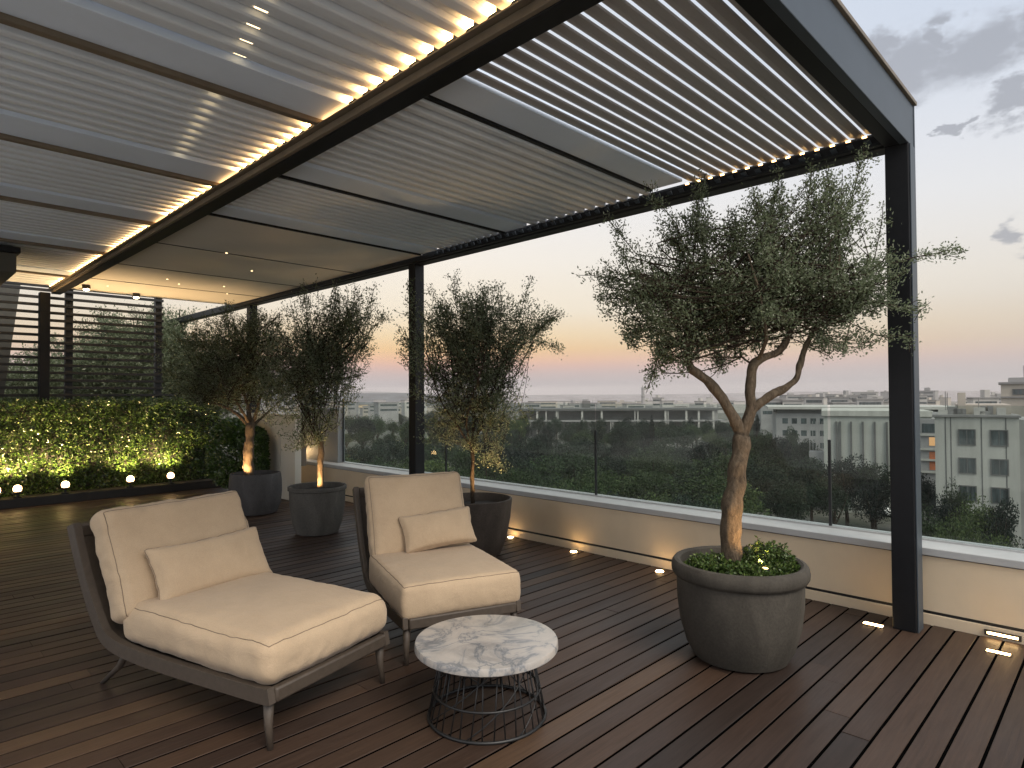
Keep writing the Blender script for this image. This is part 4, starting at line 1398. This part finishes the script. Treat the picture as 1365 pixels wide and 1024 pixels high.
def hero_buildings():
    # white block with windows at the right edge
    d = 80.0
    k = d / F_PX
    o, rz = frame_at(1245, d)
    k *= math.cos(math.atan((1245 - 682.5) / F_PX))
    t = thing('office_building', 'white block with square dark windows at the right edge beyond the glass', 'building', o, rz)
    X = lambda px: (px - 1245) * k
    H = zof(1300, 557, d)
    fbox(t, 'wall', M['hero'], 0, X(1351), 0, 14, 0, H)
    fbox(t, 'side_wing', M['bwall2'], X(1351) + 0.01, X(1440), 1.2, 14, 0, H - 0.25)
    fbox(t, 'roof', M['roofgrey'], -0.25, X(1351) + 0.2, -0.25, 14.2, H + 0.004, H + 0.3, 0.03)
    for px in (1259, 1266, 1305, 1335):
        fbox(t, 'facade_joint', M['btrim'], X(px) - 0.06, X(px) + 0.06, -0.03, 0.01, 0.3, H - 0.05)
    for px in (1286.5, 1326.5):
        for py in (583, 620, 656, 693):
            window(t, X(px), zof(px, py, d), 1.55, 1.75, -0.005)
    # roof structures
    fbox(t, 'penthouse', M['bwall3'], X(1276), X(1345), 3, 13, H + 0.305, zof(1310, 540, d + 4))
    fbox(t, 'stair_tower', M['bwall3'], X(1277), X(1287), 2.5, 5, H + 0.306, zof(1280, 525, d + 3))
    for px in (1309, 1318):
        fbox(t, 'vent_box', M['roofgrey'], X(px) - .25, X(px) + .3, 2.2, 2.9, H + 0.31, H + 1.35)
    rq = random.Random(3)
    for q in range(7):
        a = rq.uniform(0.3, X(1340)); w = rq.uniform(0.5, 1.3)
        fbox(t, 'roof_unit', M['roofgrey'] if q % 2 else M['bwall'], a, a + w, 0.6, 1.6, H + 0.306, H + 0.3 + rq.uniform(0.4, 1.1))
    for q in range(3):
        a = rq.uniform(1, X(1335))
        MB().tube([(a, 1.9, H + .3), (a, 1.9, H + rq.uniform(2.0, 3.4))], 0.05, 5).build('mast', M['roofgrey'], t)
    # tan upper block farther right
    d = 100.0
    k2 = d / F_PX
    o, rz = frame_at(1334, d)
    t = thing('upper_block', 'tan rooftop block rising highest at the right edge of the skyline', 'building', o, rz)
    H = zof(1350, 514, d)
    fbox(t, 'wall', M['bwall3'], 0, 12, 0, 10, 0, H)
    fbox(t, 'roof', M['roofgrey'], -0.3, 12.2, -0.3, 10, H + 0.004, H + 0.35)
    fbox(t, 'upper_storey', M['bwall2'], 1.0, 12, 1, 9, H + 0.36, zof(1350, 505, d))
    for px in (1352, 1362):
        window(t, (px - 1334) * k2, zof(px, 524, d), 1.2, 0.7, -0.005)
    fbox(t, 'ledge', M['roofgrey'], -0.1, 12, -0.25, 0, zof(1350, 532, d), zof(1350, 530, d))
    MB().tube([(3, 3, H), (3, 3, H + 3.0)], 0.12, 6).build('mast', M['roofgrey'], t)
    # white hall with upright fins
    d = 112.0
    k = d / F_PX
    o, rz = frame_at(1097, d)
    k *= math.cos(math.atan((1097 - 682.5) / F_PX))
    t = thing('hall_building', 'long white hall with upright dark fins left of the corner post', 'building', o, rz)
    H = zof(1140, 556, d)
    fbox(t, 'wall', M['hero2'], 0, (1232 - 1097) * k, 0, 24, 0, H)
    fbox(t, 'roof_band', M['hero'], -0.3, (1232 - 1097) * k + .2, -0.35, 24, H + 0.004, H + 1.0, 0.05)
    for px in (1114, 1119, 1133, 1148, 1163, 1178, 1193, 1209, 1224):
        fbox(t, 'fin', M['btrim'], (px - 1097) * k - 0.12, (px - 1097) * k + 0.12, -0.35, 0.02, 1, H - 0.9)
    fbox(t, 'fire_stair', M['bwall2'], -2.4, -0.02, 1, 5, 0, H - 6.5)
    for q in range(5):
        fbox(t, 'stair_rail', M['bwall2'], -2.3 + q * 0.5, -2.2 + q * 0.5, 1.2, 1.4, H - 6.45, H - 1)
    # brick orange lit block between
    d = 104.0
    k = d / F_PX
    o, rz = frame_at(1226, d)
    k *= math.cos(math.atan((1226 - 682.5) / F_PX))
    t = thing('orange_building', 'narrow storeyed building with orange lit panels right of the corner post', 'building', o, rz)
    H = zof(1235, 560, d)
    fbox(t, 'wall', M['bwall2'], 0, 3.6, 0, 8, 0, H)
    fbox(t, 'top_glazing', M['bglass'], 0.2, 2.2, -0.05, 0.01, zof(1235, 578, d), zof(1235, 566, d))
    for py in (589, 608, 621):
        fbox(t, 'lit_panel', M['lit'] if py == 589 else M['orange'], 1.15, 2.15, -0.06, 0.01, zof(1240, py + 6, d), zof(1240, py - 5, d))
    for py in (581, 600, 614, 630):
        fbox(t, 'floor_band', M['hero'], -0.1, 3.7, -0.3, 0.0, zof(1235, py + 1.2, d), zof(1235, py - 1.2, d))
    # long low flat roofed building behind
    d = 165.0
    k = d / F_PX
    o, rz = frame_at(1034, d, 2)
    k *= 0.92
    t = thing('depot_building', 'long low flat roofed depot with a dark window band above the white hall', 'building', o, rz)
    H = zof(1140, 543, d)
    W = 232 * k
    fbox(t, 'wall', M['bwall2'], 0, W, 0, 30, 0, H - 1.8)
    for r in range(4):
        for c in range(9):
            xx = 1.5 + c * W / 19
            fbox(t, 'window', M['bglass'], xx, xx + 1.3, -0.05, 0.02, H - 4.4 - r * 3.1, H - 3.0 - r * 3.1)
    fbox(t, 'window_band', M['btrim'], 0.3, W * 0.44, 0.2, 30, H - 1.79, H - 0.7)
    fbox(t, 'window_band', M['btrim'], W * 0.5, W, 0.2, 30, H - 1.79, H - 0.7)
    fbox(t, 'roof', M['bwall'], -2, W + 1, -1.5, 31, H - 0.69, H, 0.05)
    # elevated structure with columns on the left
    d = 300.0
    k = d / F_PX
    o, rz = frame_at(690, d, -3)
    t = thing('colonnade_building', 'long low building on pale columns in the far middle distance', 'building', o, rz)
    H = zof(800, 546, d)
    fbox(t, 'deck_slab', M['btrim'], 0, 270 * k, 0, 20, H - 1.0, H)
    fbox(t, 'back_wall', M['bwall2'], 0, 270 * k, 12, 19, 0, H - 1.01)
    fbox(t, 'mid_slab', M['bwall2'], -1, 271 * k, 0.2, 12, H - 6.2, H - 5.5)
    for i in range(34):
        x = i * 270 * k / 34 + random.uniform(-1.2, 1.2)
        if random.random() < 0.25: continue
        mb2 = MB().box(x, x + random.choice((0.4, 0.5, 0.9)), 0.4, 1.4, 0, H - 6.21 if random.random() < 0.5 else H - 1.01)
        mb2.build('column', M['bwall'], t)
    # warm low building on the far left hill
    o, rz = frame_at(478, 900)
    t = thing('hillside_building', 'long low warm toned building under the far left ridge', 'building', o, rz)
    kk = 900 / F_PX
    H = zof(515, 541, 900)
    fbox(t, 'wall', mat('warm_far_wall', (0.62, 0.45, 0.27), 0.9, 0.1, 0.05), 0, 68 * kk, 0, 20, 0, H)
    fbox(t, 'roof', M['roofgrey'], -1, 69 * kk, -1, 21, H + .01, H + 1.2)
    # chimney
    o, rz = frame_at(857, 520)
    t = thing('chimney', 'tall thin chimney rising above the skyline left of the big olive', 'chimney', o, rz)
    H = zof(857, 518, 520)
    MB().lathe([(1.5, 0), (1.2, H - 2), (1.35, H - 1.9), (1.3, H)], 16).build('stack', M['bwall2'], t, 'auto')
    MB().lathe([(1.45, H * 0.7), (1.45, H * 0.7 + 0.6)], 16).build('collar', M['btrim'], t)
    # dark water tower block
    o, rz = frame_at(776, 420)
    t = thing('tower_block', 'small dark square tower block on the skyline above the balustrade joint', 'building', o, rz)
    fbox(t, 'wall', M['btrim'], 0, 5.2, 0, 5, 0, zof(780, 536, 420))
    fbox(t, 'annexe', M['bwall2'], -2.2, -0.01, 1, 5, 0, zof(780, 538, 420))


hero_buildings()

# far skyline blocks
kinds = [('bwall', 'pale flat roofed block in the far skyline'), ('bwall2', 'grey flat roofed block in the far skyline'), ('bwall3', 'tan flat roofed block in the far skyline')]
rs = random.Random(5)
for i in range(170):
    px = rs.uniform(380, 1420)
    d = rs.uniform(420, 1100) if px < 1000 else rs.uniform(230, 800)
    top = rs.gauss(541, 4.0) if px < 1020 else rs.gauss(534, 5)
    top = max(top, 529 if px < 1020 else 523)
    wpx = rs.uniform(8, 34)
    mk, lab = kinds[rs.choice((0, 0, 1, 1, 2))]
    o, rz = frame_at(px, d, rs.uniform(-25, 25))
    t = thing('city_block', lab, 'building', o, rz, 'flat roofed blocks of the far skyline')
    H = zof(px, top, d); k = d / F_PX
    w = wpx * k
    fbox(t, 'wall', M[mk], -w / 2, w / 2, 0, w * 0.7, 0, H)
    fbox(t, 'roof', M['roofgrey'], -w / 2 - .3, w / 2 + .3, -.3, w * .7, H + .01, H + .5)
    if rs.random() < 0.6:
        a = rs.uniform(-.4, .1) * w
        fbox(t, 'penthouse', M[mk], a, a + w * rs.uniform(.15, .3), 1, 5, H + .51, H + rs.uniform(1.5, 3.4))
    if d < 650:
        nn = max(2, int(w / 6))
        for fl in (1.6, 4.8):
            if H - fl < 2: continue
            fbox(t, 'window_band', M['bglass'], -w * .42, w * .42, -0.08, 0.01, H - fl - .7, H - fl + .6)
    if rs.random() < 0.25:
        x = rs.uniform(-.3, .3) * w
        MB().tube([(x, 2, H + .4), (x, 2, H + rs.uniform(2.5, 5))], 0.15, 5).build('mast', M['roofgrey'], t)


# park trees
def crown_mesh(seed, mt, n=2600, leaf=0.34, shape='round'):
    rg = np.random.default_rng(seed)
    lob = []
    for _ in range(11):
        q = unit(rg.normal(size=3)) * rg.uniform(0.25, 0.62)
        lob.append((q * np.array([1, 1, 0.7]), rg.uniform(0.32, 0.55)))
    P, D = [], []
    for _ in range(n):
        c, r = lob[rg.integers(len(lob))]
        v = unit(rg.normal(size=3))
        q = c + v * r * rg.uniform(0.55, 1.05) * np.array([1, 1, 0.85])
        P.append(q); D.append(unit(v + rg.normal(0, .8, 3)))
    P = np.array(P)
    if shape == 'cone':
        hz = np.clip((P[:, 2] + 1) / 2, 0, 1)
        P[:, 0] *= (1.15 - hz) * 0.6; P[:, 1] *= (1.15 - hz) * 0.6; P[:, 2] *= 1.25
    rngn = rg.uniform(leaf * .6, leaf * 1.2, n) / 4.0
    o = leaf_mesh('crown', P, np.array(D), rngn, rngn * 0.8, mt)
    return o


def trunk_mesh(seed):
    rg = random.Random(seed)
    mb = MB()
    mb.tube([(0, 0, -2.3), (rg.uniform(-.05, .05), 0, -1.2), (0, rg.uniform(-.05, .05), -0.3)], [0.075, 0.06, 0.04], 7)
    for k in range(4):
        a = k * 1.6 + rg.random()
        mb.tube([(0, 0, -0.8), (0.25 * math.cos(a), 0.25 * math.sin(a), -0.3), (0.45 * math.cos(a), 0.45 * math.sin(a), 0.25)], [0.035, 0.025, 0.01], 5)
    return mb.build('trunk', M['bark_dark'])


protos = []
tree_kinds = [('round mid green tree in the park below the terrace', 'park'), ('olive green bushy tree in the park below the terrace', 'park2'), ('dark green tree in the park below the terrace', 'park3')]
for s in range(9):
    mk = tree_kinds[s % 3][1]
    protos.append((crown_mesh(100 + s, M[mk], 5200, 0.26), trunk_mesh(s), s % 3))
cone = (crown_mesh(140, M['park3'], 3600, 0.24, 'cone'), trunk_mesh(44), 3)
for o in [q for pr in protos + [cone] for q in pr[:2]]:
    COL.objects.unlink(o)


def park_tree(px, top, d, wpx, kind=None, lab=None):
    pr = cone if kind == 'cone' else protos[rs.randrange(9)] if kind is None else protos[kind + 3 * rs.randrange(3)]
    k = d / F_PX
    zt = zof(px, top, d)
    rad = wpx * k / 2
    rz_ = max(rad * 0.85, zt * 0.42) if kind != 'cone' else rad * 1.6
    b = far(px, 0, d)
    root = bpy.data.objects.new('park_tree', None)
    COL.objects.link(root)
    root.location = (b.x, b.y, GZ)
    lb = lab or (tree_kinds[pr[2]][0] if pr[2] < 3 else 'dark pointed conifer in the park below the terrace')
    tag(root, lb, 'tree', None if lab else 'trees of the park below the terrace')
    root.rotation_euler = (0, 0, rs.uniform(0, 2 * PI))
    zc = zt - rz_ * 0.95
    for src in pr[:2]:
        c = src.copy(); COL.objects.link(c); c.parent = root
        if src is pr[0]:
            c.location = (0, 0, zc); c.scale = (rad, rad * rs.uniform(.85, 1.1), rz_)
        else:
            c.location = (0, 0, zc); c.scale = (rad, rad, max(rz_, zc / 2.25))


# back rows towards the buildings, then nearer and larger
for i in range(34):
    px = 400 + i * 21 + rs.uniform(-8, 8)
    park_tree(px, rs.gauss(572, 5), rs.uniform(205, 260), rs.uniform(30, 52))
for i in range(30):
    px = 400 + i * 24 + rs.uniform(-9, 9)
    park_tree(px, rs.gauss(582, 4), rs.uniform(150, 195), rs.uniform(44, 70), rs.choice((0, 2, 2)))
for i in range(32):
    px = 400 + i * 23 + rs.uniform(-10, 10)
    park_tree(px, rs.gauss(600, 5), rs.uniform(112, 140), rs.uniform(60, 90), rs.choice((0, 1, 2)))
for i in range(23):
    px = 410 + i * 29 + rs.uniform(-12, 12)
    park_tree(px, rs.gauss(620, 6), rs.uniform(84, 104), rs.uniform(80, 110), rs.choice((0, 1, 1)))
for i in range(18):
    px = 430 + i * 33 + rs.uniform(-12, 12)
    park_tree(px, rs.gauss(644, 6), rs.uniform(62, 76), rs.uniform(90, 120), rs.choice((0, 2, 1)))
for i in range(46):
    px = 385 + i * 15 + rs.uniform(-6, 6)
    park_tree(px, rs.gauss(551 if px < 680 else 556, 3), rs.uniform(300, 520) if px < 690 else rs.uniform(265, 296), rs.uniform(13, 28), rs.choice((0, 2, 2)))
for i in range(22):
    park_tree(395 + i * 14 + rs.uniform(-6, 6), rs.gauss(554, 3), rs.uniform(215, 290), rs.uniform(28, 46), rs.choice((0, 1, 2)))
for i in range(30):
    park_tree(690 + i * 14 + rs.uniform(-6, 6), rs.gauss(563, 5), rs.uniform(235, 290), rs.uniform(16, 34), rs.choice((0, 2, 2)))
for px, top, d, w in ((1012, 566, 140, 44), (1040, 570, 138, 48), (1066, 575, 134, 46), (1088, 586, 130, 40), (1052, 560, 156, 30), (1022, 588, 120, 60), (1075, 600, 112, 56)):
    park_tree(px, top, d, w, rs.choice((0, 2)))
# right of the olive: lower ground cover in front of the hall
for px, top, d, w, kd in ((1080, 600, 96, 70, 2), (1125, 594, 98, 80, 2), (1165, 602, 96, 70, 0), (1205, 612, 94, 60, 2), (1235, 622, 92, 52, 2), (1055, 640, 84, 70, 0), (1110, 626, 86, 74, 0), (1160, 630, 88, 70, 2),
                          (1210, 640, 84, 60, 0), (1262, 646, 70, 60, 2), (1290, 652, 68, 66, 1), (1232, 668, 64, 70, 1), (1275, 676, 60, 80, 1), (1330, 700, 56, 70, 1), (1365, 712, 54, 80, 1), (1410, 716, 54, 80, 1),
                          (1030, 690, 58, 90, 0), (1100, 694, 58, 90, 0), (1165, 700, 58, 90, 2), (1215, 712, 56, 80, 0), (960, 664, 66, 90, 0), (1290, 716, 54, 80, 1)):
    park_tree(px, top, d, w, kd)
park_tree(1328, 648, 66, 56, 2, 'dark bushy tree standing right before the white block with windows')
park_tree(1272, 630, 72, 40, 1, 'slim olive green tree before the left edge of the white block')
for px, top, d, w in ((868, 552, 215, 30), (858, 592, 140, 30), (775, 556, 235, 26), (1008, 548, 200, 26)):
    park_tree(px, top, d, w, 'cone')
park_tree(831, 556, 205, 44, 2, 'broad dark tree before the pale columns of the far colonnade')

# parked cars glimpsed between the trees
car_body = None


def car_proto():
    t = thing('parked_car', 'white car glimpsed between the trees of the park below', 'car', (0, 0, 0), 0, 'cars parked below the terrace')
    prof = [(-2.1, 0.35), (-2.15, 0.75), (-1.9, 0.9), (-1.3, 0.95), (-0.75, 1.42), (0.7, 1.45), (1.4, 0.98), (2.05, 0.85), (2.15, 0.6), (2.1, 0.35)]
    MB().prism(prof, -0.85, 0.85, 'y').build('body', mat('white_car_paint', (0.72, 0.72, 0.70), 0.3, 0.03), t, bevel=0.05)
    MB().prism([(-1.2, 0.99), (-0.74, 1.36), (0.66, 1.39), (1.26, 0.99)], -0.86, 0.86, 'y').build('glazing', M['bglass'], t)
    for x in (-1.35, 1.35):
        for y in (-0.8, 0.8):
            MB().tube([(x, y - 0.1, 0.32), (x, y + 0.1, 0.32)], 0.32, 14).build('wheel', M['black'], t)
    return t


car = car_proto()
spots = [(1028, 660, 118), (1046, 668, 116), (1066, 662, 120), (1092, 668, 118), (1134, 676, 112), (1164, 670, 112), (1176, 682, 108), (1150, 662, 122), (1244, 684, 106), (1285, 690, 74)]
for i, (px, py, d) in enumerate(spots):
    if i == 0:
        o = car
    else:
        o = car.copy(); COL.objects.link(o)
        for ch in car.children:
            c = ch.copy(); COL.objects.link(c); c.parent = o
    b = far(px, 0, d)
    o.location = (b.x, b.y, GZ + 0.0)
    o.rotation_euler = (0, 0, rs.uniform(0, PI))

# ------------------------------------------------------------------ haze
hz = MB(); hz.box(-3600, 3600, -3600, 3600, GZ - 1.5, 60)
hm = bpy.data.materials.new('haze_air'); hm.use_nodes = True
hn = hm.node_tree; hn.nodes.clear()
pv = hn.nodes.new('ShaderNodeVolumePrincipled')
pv.inputs['Color'].default_value = (0.95, 0.87, 0.82, 1)
pv.inputs['Density'].default_value = 0.00022
ho = hn.nodes.new('ShaderNodeOutputMaterial')
hn.links.new(pv.outputs[0], ho.inputs['Volume'])
hz.build('haze', hm, kind='stuff')

# ------------------------------------------------------------------ render settings
scene.view_settings.view_transform = 'Standard'
scene.view_settings.look = 'None'
scene.view_settings.exposure = 0.0
scene.view_settings.gamma = 1.0
scene.render.engine = 'CYCLES'
scene.cycles.use_denoising = True
try:
    scene.cycles.denoiser = 'OPENIMAGEDENOISE'
except Exception:
    pass
scene.cycles.max_bounces = 8
scene.cycles.diffuse_bounces = 3
scene.cycles.glossy_bounces = 3
scene.cycles.transparent_max_bounces = 12
scene.cycles.volume_bounces = 0
scene.cycles.sample_clamp_indirect = 6.0
scene.cycles.caustics_reflective = False
scene.cycles.caustics_refractive = False
